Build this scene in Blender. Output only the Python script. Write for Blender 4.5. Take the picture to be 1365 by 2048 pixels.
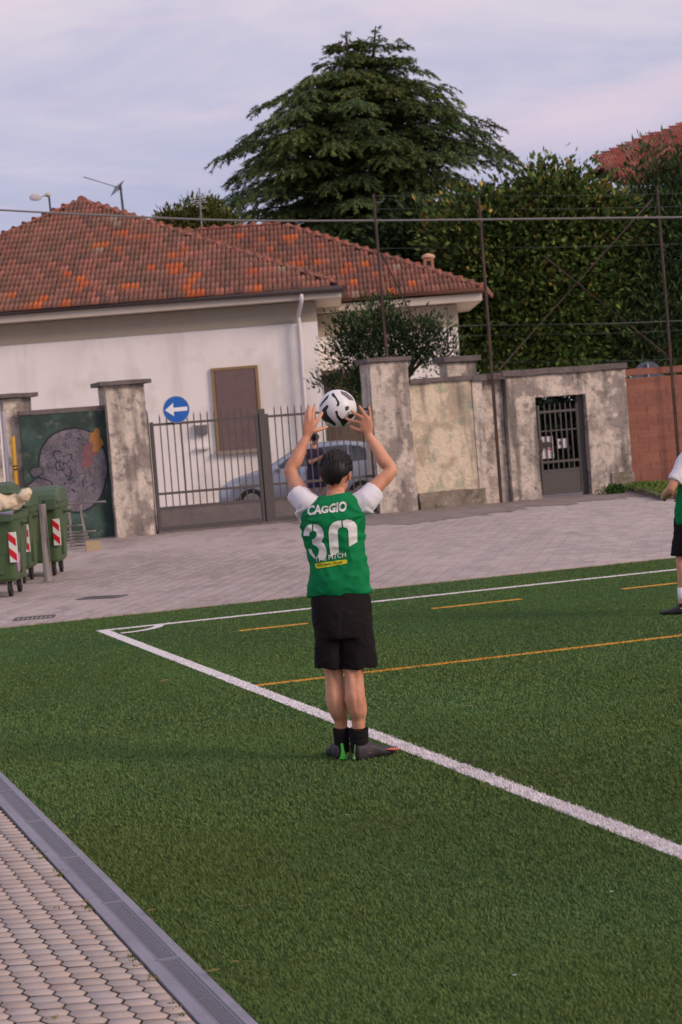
import bpy, bmesh, math, random
import numpy as np
from mathutils import Vector, Matrix, noise
from mathutils.bvhtree import BVHTree

for o in list(bpy.data.objects):
    bpy.data.objects.remove(o)
S = bpy.context.scene
C = S.collection
R = math.radians

# ------------------------------------------------------------ camera
FPX, PX0, PY0 = 3950.0, 682.5, 1024.0
PITCH, ROLL, CAMH = R(2.50), R(4.4), 1.9
X_ = Vector((1, 0, 0)); F_ = Vector((0, math.cos(PITCH), -math.sin(PITCH))); U0 = Vector((0, math.sin(PITCH), math.cos(PITCH)))
CR = math.cos(ROLL) * X_ - math.sin(ROLL) * U0
CU = math.sin(ROLL) * X_ + math.cos(ROLL) * U0
CAM = Vector((0, 0, CAMH))
cd = bpy.data.cameras.new('camera'); cam = bpy.data.objects.new('camera', cd); C.objects.link(cam)
M = Matrix((CR, CU, -F_)).transposed().to_4x4(); M.translation = CAM
cam.matrix_world = M
cd.sensor_fit = 'VERTICAL'; cd.sensor_height = 36; cd.sensor_width = 24; cd.lens = FPX / 2048 * 36
cd.clip_start = .1; cd.clip_end = 3000
cd.dof.use_dof = True; cd.dof.focus_distance = 11.4; cd.dof.aperture_fstop = 6.5
S.camera = cam
S.render.resolution_x = 682; S.render.resolution_y = 1024

# ------------------------------------------------------------ sky and sun
SUN_EL, SUN_AZ = R(26), R(120)       # azimuth measured clockwise from +Y (the view direction)
w = bpy.data.worlds.new('World'); S.world = w; w.use_nodes = True
nt = w.node_tree; nt.nodes.clear()
def N(t, **k):
    n = nt.nodes.new(t)
    for a, b in k.items(): setattr(n, a, b)
    return n
out = N('ShaderNodeOutputWorld'); bg = N('ShaderNodeBackground')
sky = N('ShaderNodeTexSky', sky_type='NISHITA', sun_disc=False, sun_elevation=SUN_EL, sun_rotation=SUN_AZ)
sc = N('ShaderNodeVectorMath', operation='SCALE'); sc.inputs['Scale'].default_value = .055
nt.links.new(sky.outputs[0], sc.inputs[0])
tc = N('ShaderNodeTexCoord')
mp = N('ShaderNodeMapping'); mp.inputs['Scale'].default_value = (1, 1, 4.5); mp.inputs['Location'].default_value = (.4, 0, .3)
nt.links.new(tc.outputs['Generated'], mp.inputs[0])
def noise_w(scale, det=5, rough=.55, dist=.4):
    n = N('ShaderNodeTexNoise'); n.inputs['Scale'].default_value = scale; n.inputs['Detail'].default_value = det
    n.inputs['Roughness'].default_value = rough; n.inputs['Distortion'].default_value = dist
    nt.links.new(mp.outputs[0], n.inputs['Vector']); return n
def ramp_w(src, stops):
    r = N('ShaderNodeValToRGB'); e = r.color_ramp.elements
    e[0].position, e[0].color = stops[0][0], (*stops[0][1], 1); e[1].position, e[1].color = stops[-1][0], (*stops[-1][1], 1)
    for p, c in stops[1:-1]:
        x = e.new(p); x.color = (*c, 1)
    nt.links.new(src, r.inputs[0]); return r
n1 = noise_w(3.6); n2 = noise_w(6.5, 4)
cl = ramp_w(n1.outputs[0], [(.32, (.40, .405, .56)), (.46, (.47, .46, .60)), (.56, (.57, .53, .63)), (.68, (.66, .585, .64))])
pk = ramp_w(n2.outputs[0], [(.52, (0, 0, 0)), (.72, (1, 1, 1))])
mx = N('ShaderNodeMix', data_type='RGBA'); mx.inputs[7].default_value = (.72, .56, .63, 1)
nt.links.new(cl.outputs[0], mx.inputs[6])
mk = N('ShaderNodeMath', operation='MULTIPLY'); mk.inputs[1].default_value = .6
nt.links.new(pk.outputs[0], mk.inputs[0]); nt.links.new(mk.outputs[0], mx.inputs[0])
mm = N('ShaderNodeMix', data_type='RGBA'); mm.inputs[0].default_value = .9
nt.links.new(sc.outputs[0], mm.inputs[6]); nt.links.new(mx.outputs[2], mm.inputs[7])
nt.links.new(mm.outputs[2], bg.inputs['Color']); bg.inputs['Strength'].default_value = 1.0
nt.links.new(bg.outputs[0], out.inputs[0])
sl = bpy.data.lights.new('sun', 'SUN'); sun = bpy.data.objects.new('sun', sl); C.objects.link(sun)
sl.energy = 1.9; sl.angle = R(20); sl.color = (1, .76, .60)
sd = Vector((math.sin(SUN_AZ) * math.cos(SUN_EL), math.cos(SUN_AZ) * math.cos(SUN_EL), math.sin(SUN_EL)))
sun.rotation_euler = (-sd).to_track_quat('-Z', 'Y').to_euler(); sun.location = sd * 60
vs = S.view_settings; vs.view_transform = 'Standard'; vs.look = 'None'; vs.gamma = 1; vs.exposure = 0.3

# ------------------------------------------------------------ picture -> place
def ray(px, py): return F_ + CR * ((px - PX0) / FPX) + CU * ((PY0 - py) / FPX)
def at(px, py, D):
    r = ray(px, py); return CAM + r * (D / r.y)
def gz(px, py, z=0.0):
    r = ray(px, py); return CAM + r * ((z - CAMH) / r.z)
def proj(p):
    v = Vector(p) - CAM; d = v.dot(F_); return PX0 + FPX * v.dot(CR) / d, PY0 - FPX * v.dot(CU) / d
PA = R(17.9)                       # the pitch is turned this far from the view direction
G_ = Vector((math.cos(PA), math.sin(PA), 0)); L_ = Vector((-math.sin(PA), math.cos(PA), 0))
PITCHM = Matrix.Rotation(PA, 4, 'Z')
def ab(px, py, z=0.0):
    p = gz(px, py, z); return p.dot(G_), p.dot(L_)

# ------------------------------------------------------------ materials
def mat(name, base, rough=.8, layers=(), bump=None, attr=None, metal=0, spec=.4, coords='Object', alpha=None, sheen=0, trans=0):
    m = bpy.data.materials.new(name); m.use_nodes = True; t = m.node_tree
    b = t.nodes['Principled BSDF']; b.inputs['Roughness'].default_value = rough; b.inputs['Metallic'].default_value = metal
    b.inputs['Specular IOR Level'].default_value = spec
    if sheen: b.inputs['Sheen Weight'].default_value = sheen
    if trans: b.inputs['Subsurface Weight'].default_value = trans; b.inputs['Subsurface Radius'].default_value = (.02, .008, .005); b.inputs['Subsurface Scale'].default_value = .5
    tcn = t.nodes.new('ShaderNodeTexCoord'); src = tcn.outputs[coords]
    if attr:
        a = t.nodes.new('ShaderNodeAttribute'); a.attribute_name = attr; cur = a.outputs['Color']
    else:
        rgb = t.nodes.new('ShaderNodeRGB'); rgb.outputs[0].default_value = (*base, 1); cur = rgb.outputs[0]
    for L in layers:            # (scale, colour, lo, hi, strength, stretch)
        scale, col, lo, hi = L[:4]; st = L[4] if len(L) > 4 else 1; sv = L[5] if len(L) > 5 else (1, 1, 1)
        mpn = t.nodes.new('ShaderNodeMapping'); mpn.inputs['Scale'].default_value = sv; t.links.new(src, mpn.inputs[0])
        mpn.inputs['Location'].default_value = (scale * 1.3 % 7, scale * .7 % 5, scale * .37 % 3)
        nz = t.nodes.new('ShaderNodeTexNoise'); nz.inputs['Scale'].default_value = scale; nz.inputs['Detail'].default_value = 6; nz.inputs['Roughness'].default_value = .6
        t.links.new(mpn.outputs[0], nz.inputs['Vector'])
        mr = t.nodes.new('ShaderNodeMapRange'); mr.inputs[1].default_value = lo; mr.inputs[2].default_value = hi; mr.inputs[4].default_value = st
        t.links.new(nz.outputs[0], mr.inputs[0])
        mixn = t.nodes.new('ShaderNodeMix'); mixn.data_type = 'RGBA'; mixn.inputs[7].default_value = (*col, 1)
        t.links.new(mr.outputs[0], mixn.inputs[0]); t.links.new(cur, mixn.inputs[6]); cur = mixn.outputs[2]
    t.links.new(cur, b.inputs['Base Color'])
    if bump:
        nz = t.nodes.new('ShaderNodeTexNoise'); nz.inputs['Scale'].default_value = bump[0]; nz.inputs['Detail'].default_value = 5
        t.links.new(src, nz.inputs['Vector'])
        bn = t.nodes.new('ShaderNodeBump'); bn.inputs['Strength'].default_value = bump[1]; bn.inputs['Distance'].default_value = bump[2] if len(bump) > 2 else .01
        t.links.new(nz.outputs[0], bn.inputs['Height']); t.links.new(bn.outputs[0], b.inputs['Normal'])
    return m

# ------------------------------------------------------------ object helpers
def props(o, label=None, cat=None, group=None, kind=None):
    if label: o['label'] = label
    if cat: o['category'] = cat
    if group: o['group'] = group
    if kind: o['kind'] = kind
    return o
def thing(name, label, cat, loc=(0, 0, 0), rz=0, group=None):
    o = bpy.data.objects.new(name, None); C.objects.link(o); o.empty_display_size = .2
    o.location = loc; o.rotation_euler = (0, 0, rz)
    return props(o, label, cat, group)
def pm(o):
    m = Matrix.Translation(o.location) @ Matrix.Rotation(o.rotation_euler.z, 4, 'Z')
    return (pm(o.parent) @ m) if o.parent else m
def obj(name, me, m, parent=None, world=True, smooth=False, recentre=True):
    """links a bmesh or mesh as ONE object; world=True: its vertices are given in world space"""
    if isinstance(me, bmesh.types.BMesh):
        bm = me; me = bpy.data.meshes.new(name); bm.to_mesh(me); bm.free()
    me.name = name
    o = bpy.data.objects.new(name, me); C.objects.link(o)
    ms = m if isinstance(m, (list, tuple)) else [m]
    for x in ms: me.materials.append(x)
    if smooth: me.shade_smooth()
    if parent is not None:
        if world: me.transform(pm(parent).inverted())
        o.parent = parent
    elif recentre and len(me.vertices):
        co = np.empty(len(me.vertices) * 3, np.float32); me.vertices.foreach_get('co', co); co = co.reshape(-1, 3)
        c = Vector(((co[:, 0].min() + co[:, 0].max()) / 2, (co[:, 1].min() + co[:, 1].max()) / 2, co[:, 2].min()))
        me.transform(Matrix.Translation(-c)); o.location = c
    return o
def struct(name, me, m, **k):
    o = obj(name, me, m, recentre=False, **k); o['kind'] = 'structure'; return o
def box(bm, x0, x1, y0, y1, z0, z1, MX=None, bev=0, mi=0):
    vs_ = [bm.verts.new(p) for p in [(x0, y0, z0), (x1, y0, z0), (x1, y1, z0), (x0, y1, z0), (x0, y0, z1), (x1, y0, z1), (x1, y1, z1), (x0, y1, z1)]]
    fs = [bm.faces.new([vs_[i] for i in f]) for f in [(3, 2, 1, 0), (4, 5, 6, 7), (0, 1, 5, 4), (1, 2, 6, 5), (2, 3, 7, 6), (3, 0, 4, 7)]]
    for f in fs: f.material_index = mi
    if bev:
        es = {e for f in fs for e in f.edges}
        r = bmesh.ops.bevel(bm, geom=list(es), offset=bev, segments=2, affect='EDGES', profile=.6)
        vs_ = list({v for f in r['faces'] for v in f.verts} | {v for v in vs_ if v.is_valid})
    if MX is not None:
        bmesh.ops.transform(bm, matrix=MX, verts=vs_)
def B(*a, **k):
    bm = bmesh.new(); box(bm, *a, **k); return bm
def frame_from(t):
    t = t.normalized(); a = Vector((0, 0, 1)) if abs(t.z) < .9 else Vector((0, 1, 0))
    x = t.cross(a).normalized(); return x, x.cross(t).normalized()
def rings(bm, rs, cap=True, mi=0):
    """rs: list of lists of points (closed loops of the same length)"""
    vr = [[bm.verts.new(p) for p in r] for r in rs]; n = len(vr[0])
    for a, b in zip(vr, vr[1:]):
        for i in range(n):
            f = bm.faces.new((a[i], a[(i + 1) % n], b[(i + 1) % n], b[i])); f.material_index = mi
    if cap:
        f = bm.faces.new(list(reversed(vr[0]))); f.material_index = mi
        f = bm.faces.new(vr[-1]); f.material_index = mi
    return vr
def tube(bm, pts, rad, n=8, flat=1.0, side=None, cap=True, mi=0):
    pts = [Vector(p) for p in pts]
    if not isinstance(rad, (list, tuple)): rad = [rad] * len(pts)
    rs = []; px = None
    for i, p in enumerate(pts):
        t = (pts[min(i + 1, len(pts) - 1)] - pts[max(i - 1, 0)]).normalized()
        if side is not None:
            y = Vector(side); x = (y - t * y.dot(t)).normalized(); y2 = t.cross(x)
        elif px is not None:
            x = (px - t * px.dot(t)).normalized(); y2 = t.cross(x)
        else:
            x, y2 = frame_from(t)
        px = x
        rs.append([p + x * (rad[i] * math.cos(2 * math.pi * k / n)) + y2 * (rad[i] * flat * math.sin(2 * math.pi * k / n)) for k in range(n)])
    rings(bm, rs, cap, mi)
def T(pts, rad, n=8, **k):
    bm = bmesh.new(); tube(bm, pts, rad, n, **k); return bm
def spline(pts, rad, sub=4):
    pts = [Vector(p) for p in pts]; P = [pts[0]] + pts + [pts[-1]]; Rr = [rad[0]] + list(rad) + [rad[-1]]
    op, orr = [], []
    for i in range(1, len(P) - 2):
        for s in range(sub):
            t = s / sub; t2 = t * t; t3 = t2 * t
            f = lambda a, b, c, d: .5 * (2 * b + (c - a) * t + (2 * a - 5 * b + 4 * c - d) * t2 + (3 * b - a - 3 * c + d) * t3)
            op.append(f(P[i - 1], P[i], P[i + 1], P[i + 2])); orr.append(max(.001, f(Rr[i - 1], Rr[i], Rr[i + 1], Rr[i + 2])))
    return op + [pts[-1]], orr + [rad[-1]]
def ell(bm, c, ax, n=16, m=10):
    """ellipsoid; ax: three half-axis vectors"""
    c = Vector(c); a, b, d = [Vector(v) for v in ax]; rs = []
    for j in range(1, m):
        th = math.pi * j / m
        rs.append([c + d * math.cos(th) + (a * math.cos(2 * math.pi * k / n) + b * math.sin(2 * math.pi * k / n)) * math.sin(th) for k in range(n)])
    rings(bm, rs)
def npmesh(name, V, F, col=None, cname='Col'):
    me = bpy.data.meshes.new(name); n = len(V); k = F.shape[1]
    me.vertices.add(n); me.vertices.foreach_set('co', np.ascontiguousarray(V, np.float32).ravel())
    me.loops.add(F.size); me.loops.foreach_set('vertex_index', np.ascontiguousarray(F, np.int32).ravel())
    me.polygons.add(len(F)); me.polygons.foreach_set('loop_start', np.arange(0, F.size, k, dtype=np.int32))
    me.update(calc_edges=True)
    if col is not None:
        a = me.color_attributes.new(cname, 'FLOAT_COLOR', 'POINT')
        c4 = np.ones((n, 4), np.float32); c4[:, :3] = col; a.data.foreach_set('color', c4.ravel())
    return me
def quads_from(Pc, D, Nn, ln, wd, fold=0):
    """leaf quads: centre-line start Pc, direction D, side from N"""
    D = D / (np.linalg.norm(D, axis=1, keepdims=True) + 1e-9); Sd = np.cross(D, Nn); Sd /= (np.linalg.norm(Sd, axis=1, keepdims=True) + 1e-9)
    ln = ln[:, None]; wd = wd[:, None]; n = len(Pc); V = np.empty((n, 4, 3))
    V[:, 0] = Pc; V[:, 1] = Pc + D * ln * .5 + Sd * wd * .5; V[:, 2] = Pc + D * ln; V[:, 3] = Pc + D * ln * .5 - Sd * wd * .5
    return V
def remesh(bm, vox, smooth=2, wr=None):
    me = bpy.data.meshes.new('tmp'); bmesh.ops.recalc_face_normals(bm, faces=bm.faces); bm.to_mesh(me); bm.free()
    o = bpy.data.objects.new('tmp', me); C.objects.link(o)
    r = o.modifiers.new('r', 'REMESH'); r.mode = 'VOXEL'; r.voxel_size = vox
    if smooth:
        s = o.modifiers.new('s', 'SMOOTH'); s.iterations = smooth; s.factor = .5
    dg = bpy.context.evaluated_depsgraph_get(); dg.update()
    m2 = bpy.data.meshes.new_from_object(o.evaluated_get(dg)); bpy.data.objects.remove(o); bpy.data.meshes.remove(me)
    if wr:
        n = len(m2.vertices)
        nm = [v.normal.copy() for v in m2.vertices]
        for v, q in zip(m2.vertices, nm):
            v.co += q * wr(v.co)
    m2.shade_smooth()
    return m2

# ------------------------------------------------------------ shared materials
M_turf = mat('turf', (.065, .135, .035), 1, [(1.2, (.08, .11, .03), .4, .7, .6), (.35, (.04, .09, .04), .4, .65, .7), (60, (.05, .085, .035), .45, .7, .7)], bump=(260, .6, .02), spec=.03)
M_blade = mat('turf_fibre', (.05, .11, .03), .9, attr='Col', spec=.06)
M_white = mat('white_fibre', (.72, .68, .69), .85, [(55, (.45, .46, .42), .5, .75, .6)], bump=(200, .5, .01))
M_yellow = mat('yellow_fibre', (.62, .30, .03), .85, [(40, (.25, .22, .03), .5, .7, .7)])
M_conc = mat('concrete', (.255, .25, .305), .9, [(3, (.20, .195, .24), .42, .62, .8), (9, (.22, .21, .25), .45, .7, .7), (70, (.33, .32, .36), .55, .7, .5)], bump=(90, .3, .004))
M_galv = mat('galvanised_grating', (.20, .20, .25), .7, [(30, (.17, .18, .21), .4, .7, .8)], metal=.1)
M_dark = mat('dark_gap', (.012, .012, .012), .9)
M_soil = mat('joint_sand', (.075, .06, .045), 1, [(20, (.05, .06, .03), .5, .7, .8)])
M_metal = mat('painted_iron', (.085, .078, .078), .55, [(6, (.13, .09, .07), .5, .75, .5), (60, (.05, .045, .045), .5, .7, .5)], metal=.3)
M_rust = mat('rusty_post', (.05, .038, .033), .8, [(3, (.13, .06, .04), .45, .7, .8), (25, (.05, .04, .035), .5, .7, .6)])
M_cap = mat('weathered_coping', (.15, .125, .12), .9, [(5, (.075, .065, .06), .4, .7, .8), (22, (.25, .22, .2), .55, .75, .5)], bump=(18, .5, .02))
M_old = mat('old_render', (.56, .49, .42), .92, [(1.2, (.25, .215, .19), .45, .56, .9), (3.6, (.66, .57, .48), .52, .60, .85), (6, (.15, .13, .12), .53, .68, .8), (3.2, (.09, .08, .075), .50, .66, .85, (1, 1, .10)), (16, (.12, .105, .095), .60, .68, .7), (28, (.26, .23, .21), .5, .75, .6)], bump=(14, .6, .03))
M_old2 = mat('old_cream_render', (.66, .56, .42), .92, [(1.5, (.38, .31, .23), .48, .58, .85), (4, (.33, .35, .25), .52, .64, .8), (9, (.2, .25, .26), .6, .7, .7), (3, (.18, .15, .12), .52, .68, .85, (1, 1, .15)), (2.2, (.16, .22, .20), .58, .66, .5), (26, (.30, .26, .2), .55, .72, .6)], bump=(14, .6, .03))
M_base = mat('mossy_base_render', (.25, .21, .17), .95, [(3, (.11, .1, .07), .4, .65, .8), (8, (.38, .32, .26), .52, .7, .7), (5, (.07, .09, .035), .6, .72, .8)], bump=(16, .7, .03))
M_leafg = mat('leaf', (.05, .1, .03), .7, attr='Col', spec=.15)
M_bark = mat('bark', (.075, .055, .042), .95, [(7, (.035, .028, .022), .4, .7, .8, (1, 1, .25))], bump=(16, .8, .05))
# ============================================================ GROUND
def quadsheet(pts, z, cuts=0):
    bm = bmesh.new(); bm.faces.new([bm.verts.new((p[0], p[1], z)) for p in pts]); return bm
struct('ground', quadsheet([(-900, -900), (900, -900), (900, 1500), (-900, 1500)], -.06), mat('earth', (.09, .085, .06), 1, [(.3, (.06, .08, .035), .4, .6, .8)]))
def pab(a, b, z=0): return (G_ * a + L_ * b) + Vector((0, 0, z))
# lines of the pitch in pitch coordinates (a to the right along the goal line, b away along the touchline)
a_sl = 3.722       # outer edge of the touchline
b_gl = (ab(420, 1238)[1] + ab(1345, 1139)[1]) / 2
b_te = (ab(0, 1250)[1] + ab(650, 1190)[1] + ab(1350, 1121)[1]) / 3        # far edge of the turf
a_dr = 1.549          # turf side of the drain
print('PITCH', a_sl, b_gl, b_te, a_dr, ab(205, 1259), ab(940, 1540), ab(1340, 1696), ab(420, 1238), ab(1345, 1139), ab(0, 1533), ab(500, 2048), ab(0, 1250), ab(1350, 1121))
def psheet(name, a0, a1, b0, b1, z, m, jag=0, thick=0):
    bm = bmesh.new()
    box(bm, a0, a1, b0, b1, z - .05, z, PITCHM)
    return struct(name, bm, m)
DRW = .168
psheet('turf', a_dr, a_dr + 60, -8, b_te, .0, M_turf)
# paved yard between pitch and walls: small blocks laid in rows
M_pave = bpy.data.materials.new('block_paving'); M_pave.use_nodes = True
t = M_pave.node_tree; bs = t.nodes['Principled BSDF']; bs.inputs['Roughness'].default_value = .85
tcn = t.nodes.new('ShaderNodeTexCoord'); mpn = t.nodes.new('ShaderNodeMapping'); mpn.inputs['Rotation'].default_value = (0, 0, R(-80)); t.links.new(tcn.outputs['Object'], mpn.inputs[0])
br = t.nodes.new('ShaderNodeTexBrick'); t.links.new(mpn.outputs[0], br.inputs[0])
for k, v in {'Scale': 1, 'Brick Width': .5, 'Row Height': .20, 'Mortar Size': .012, 'Mortar Smooth': .3, 'Bias': -.1}.items(): br.inputs[k].default_value = v
br.inputs['Color1'].default_value = (.38, .305, .275, 1); br.inputs['Color2'].default_value = (.29, .23, .205, 1); br.inputs['Mortar'].default_value = (.14, .115, .105, 1)
cur = br.outputs[0]
for scale, col, lo, hi, st, sv in [(.22, (.48, .40, .37), .42, .62, .65, (1, .5, 1)), (.9, (.24, .18, .15), .54, .72, .6, (1, .4, 1)), (2.6, (.20, .165, .15), .52, .68, .65, (1, .35, 1)), (9, (.52, .46, .43), .55, .70, .6, (1, .6, 1)), (40, (.5, .46, .45), .5, .8, .35, (1, 1, 1))]:
    m2 = t.nodes.new('ShaderNodeMapping'); m2.inputs['Scale'].default_value = sv; t.links.new(tcn.outputs['Object'], m2.inputs[0])
    nz = t.nodes.new('ShaderNodeTexNoise'); nz.inputs['Scale'].default_value = scale; nz.inputs['Detail'].default_value = 6; t.links.new(m2.outputs[0], nz.inputs['Vector'])
    mr = t.nodes.new('ShaderNodeMapRange'); mr.inputs[1].default_value = lo; mr.inputs[2].default_value = hi; mr.inputs[4].default_value = st; t.links.new(nz.outputs[0], mr.inputs[0])
    mi_ = t.nodes.new('ShaderNodeMix'); mi_.data_type = 'RGBA'; mi_.inputs[7].default_value = (*col, 1)
    t.links.new(mr.outputs[0], mi_.inputs[0]); t.links.new(cur, mi_.inputs[6]); cur = mi_.outputs[2]
# towards the right the blocks give way to worn pale cobbles
sx = t.nodes.new('ShaderNodeSeparateXYZ'); t.links.new(tcn.outputs['Object'], sx.inputs[0])
nzx = t.nodes.new('ShaderNodeTexNoise'); nzx.inputs['Scale'].default_value = .5; nzx.inputs['Detail'].default_value = 5; t.links.new(tcn.outputs['Object'], nzx.inputs['Vector'])
ma = t.nodes.new('ShaderNodeMath'); ma.operation = 'MULTIPLY_ADD'; ma.inputs[1].default_value = 6; t.links.new(nzx.outputs[0], ma.inputs[0]); t.links.new(sx.outputs[0], ma.inputs[2])
mrx = t.nodes.new('ShaderNodeMapRange'); mrx.inputs[1].default_value = 2.6; mrx.inputs[2].default_value = 6.5; mrx.inputs[4].default_value = .85; t.links.new(ma.outputs[0], mrx.inputs[0])
nzc = t.nodes.new('ShaderNodeTexVoronoi'); nzc.inputs['Scale'].default_value = 5.5; t.links.new(tcn.outputs['Object'], nzc.inputs['Vector'])
rc = t.nodes.new('ShaderNodeValToRGB'); rc.color_ramp.elements[0].color = (.33, .275, .25, 1); rc.color_ramp.elements[1].color = (.51, .43, .395, 1); sc2 = t.nodes.new('ShaderNodeSeparateColor'); t.links.new(nzc.outputs['Color'], sc2.inputs[0]); t.links.new(sc2.outputs[0], rc.inputs[0])
nzd = t.nodes.new('ShaderNodeTexNoise'); nzd.inputs['Scale'].default_value = 1.6; nzd.inputs['Detail'].default_value = 8; nzd.inputs['Roughness'].default_value = .7; mpd = t.nodes.new('ShaderNodeMapping'); mpd.inputs['Scale'].default_value = (1, .3, 1); t.links.new(tcn.outputs['Object'], mpd.inputs[0]); t.links.new(mpd.outputs[0], nzd.inputs['Vector'])
mrd = t.nodes.new('ShaderNodeMapRange'); mrd.inputs[1].default_value = .52; mrd.inputs[2].default_value = .66; mrd.inputs[4].default_value = .6; t.links.new(nzd.outputs[0], mrd.inputs[0])
mcd = t.nodes.new('ShaderNodeMix'); mcd.data_type = 'RGBA'; mcd.inputs[7].default_value = (.27, .225, .21, 1); t.links.new(mrd.outputs[0], mcd.inputs[0]); t.links.new(rc.outputs[0], mcd.inputs[6])
mxx = t.nodes.new('ShaderNodeMix'); mxx.data_type = 'RGBA'; t.links.new(mrx.outputs[0], mxx.inputs[0]); t.links.new(cur, mxx.inputs[6]); t.links.new(mcd.outputs[2], mxx.inputs[7]); cur = mxx.outputs[2]
t.links.new(cur, bs.inputs['Base Color'])
bn = t.nodes.new('ShaderNodeBump'); bn.inputs['Strength'].default_value = .3; bn.inputs['Distance'].default_value = .006; bn.invert = True
t.links.new(br.outputs['Fac'], bn.inputs['Height']); t.links.new(bn.outputs[0], bs.inputs['Normal'])
psheet('road', -60, 70, b_te + .006, b_te + 75, .012, M_pave)
psheet('path', -60, a_dr - .3 - 3.2, -8, b_te, -.004, mat('path_surface', (.38, .34, .32), .9))

# ---- drain channel along the turf and the honeycomb pavement
def drain():
    for nm, a0, a1, z in (('drain_channel_edge', a_dr - DRW, a_dr - DRW + .048, .016), ('drain_channel_edge', a_dr - .040, a_dr - .002, .016)):
        bm = bmesh.new(); b = 2.0; k = 0
        while b < b_te - .2:
            box(bm, a0, a1, b, b + .995, -.1, z, PITCHM, bev=.003); b += 1.0
        struct('drain_channel', bm, M_conc)
    bm = bmesh.new(); b = 2.0
    a0, a1 = a_dr - DRW + .05, a_dr - .042
    box(bm, a0, a1, 2, b_te - .2, -.08, -.035, PITCHM, mi=1)
    box(bm, a0, a0 + .008, 2, b_te - .2, -.03, .013, PITCHM); box(bm, a1 - .008, a1, 2, b_te - .2, -.03, .013, PITCHM)
    while b < b_te - .25:
        box(bm, a0 + .009, a1 - .009, b, b + .0095, .0108, .0125, PITCHM); b += .021
    b = 2.0
    while b < b_te - .5:
        box(bm, a0 - .004, a1 + .004, b - .012, b + .012, -.03, .0175, PITCHM); b += 1.0
    struct('drain_grating', bm, [M_galv, M_dark])
drain()
def hexpave():
    rnd = random.Random(3); aE = a_dr - DRW - .010
    psheet('pavement_bed', aE - 3.2, aE + .008, -2, b_te - .1, -.006, M_soil)
    vs_, fs, cs = [], [], []
    c_ = np.array([-.0287, .0860]); r_ = np.array([.1005, 0.0]); g = .90; G2_ = np.array([G_.x, G_.y]); L2_ = np.array([L_.x, L_.y])
    base = np.array([-.6 * r_, -.4 * r_ - .5 * c_, .4 * r_ - .5 * c_, .6 * r_, .4 * r_ + .5 * c_, -.4 * r_ + .5 * c_])
    gi = np.array([[.945, .945]]); base = base * gi
    o_ = aE * G2_ + 5.0 * L2_
    for i in range(-45, 60):
        for j in range(-60, 170):
            cen = o_ + i * r_ + (j + .5 * (i % 2)) * c_
            a = cen @ G2_; b = cen @ L2_
            if a > aE + .05 or a < aE - 2.4 or b < 2.5 or b > 17: continue
            P = base + cen; av = P @ G2_
            if av.min() > aE - .012: continue
            ex = np.maximum(av - aE, 0); P = P - np.outer(ex / (r_ @ G2_) * 1.0, r_)
            h = .012 + rnd.uniform(-.0015, .0015); tl = rnd.uniform(-.0018, .0018)
            c = P.mean(0); top = c + (P - c) * .95; k = len(vs_)
            for p in P: vs_.append((*p, -.012))
            for p in P: vs_.append((*(c + (p - c) * .985), h - .003))
            for p in top: vs_.append((*p, h + tl * (p[0] - c[0]) / .1))
            for q in range(6):
                fs.append((k + q, k + (q + 1) % 6, k + 6 + (q + 1) % 6, k + 6 + q)); fs.append((k + 6 + q, k + 6 + (q + 1) % 6, k + 12 + (q + 1) % 6, k + 12 + q))
            fs.append((k + 12, k + 13, k + 14, k + 15)); fs.append((k + 12, k + 15, k + 16, k + 17))
            big = noise.noise((c[0] * 1.4, c[1] * .9, 3)); v = rnd.uniform(.90, 1.08) * (1 + .28 * min(0, big + .15)); s = rnd.uniform(-.012, .012)
            cs += [(.070, .055, .042)] * 12 + [(.43 * v + s, .355 * v, .315 * v - s)] * 6
    me = npmesh('pavement', np.array(vs_), np.array(fs), np.array(cs))
    struct('pavement', me, mat('paver', (.4, .33, .31), .9, [(6, (.33, .24, .20), .5, .7, .5), (120, (.28, .24, .22), .55, .7, .6), (230, (.05, .045, .04), .70, .74, .7), (400, (.55, .5, .48), .6, .75, .5)], bump=(220, .35, .003), attr='Col'))
    # weeds in the joints
    rng = np.random.default_rng(4); V, Cc = [], []
    for k in range(46):
        b = rng.uniform(4.5, 9.5); a = aE - (abs(rng.normal(0, .012)) if k < 26 else rng.uniform(.05, .8)); n = int(rng.integers(8, 30)); p = a * G2_ + b * L2_
        P = np.c_[p[0] + rng.normal(0, .010, n), p[1] + rng.normal(0, .012, n), np.full(n, .004)]
        V.append(quads_from(P, rng.normal(0, .6, (n, 3)) + [0, 0, .8], rng.normal(0, 1, (n, 3)), rng.uniform(.010, .026, n), rng.uniform(.004, .009, n)))
        Cc.append((np.array([.10, .13, .03]) if rng.uniform() > .3 else np.array([.22, .17, .05])) * rng.uniform(.6, 1.4, (n, 1)))
    V = np.concatenate(V); n = len(V); me = npmesh('joint_weeds', V.reshape(-1, 3), np.arange(n * 4).reshape(-1, 4), np.repeat(np.concatenate(Cc), 4, 0))
    props(obj('joint_weeds', me, M_leafg, recentre=False), 'tiny weeds growing in the joints of the pavement', 'weeds', kind='stuff')
hexpave()

# ---- painted lines (sheets) and their fibres
LINES = []
def line(name, a0, a1, b0, b1, m, z=.004, w_=0):
    LINES.append((a0, a1, b0, b1, m))
    bm = bmesh.new(); n = max(1, int(max(a1 - a0, b1 - b0) / .5))
    box(bm, a0, a1, b0, b1, z - .003, z, PITCHM)
    return struct(name, bm, m)
LW = .115
line('touchline', a_sl, a_sl + LW, -6, b_gl, M_white)
line('goal_line', a_sl + LW + .001, a_sl + 45, b_gl - .11, b_gl, M_white)
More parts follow.
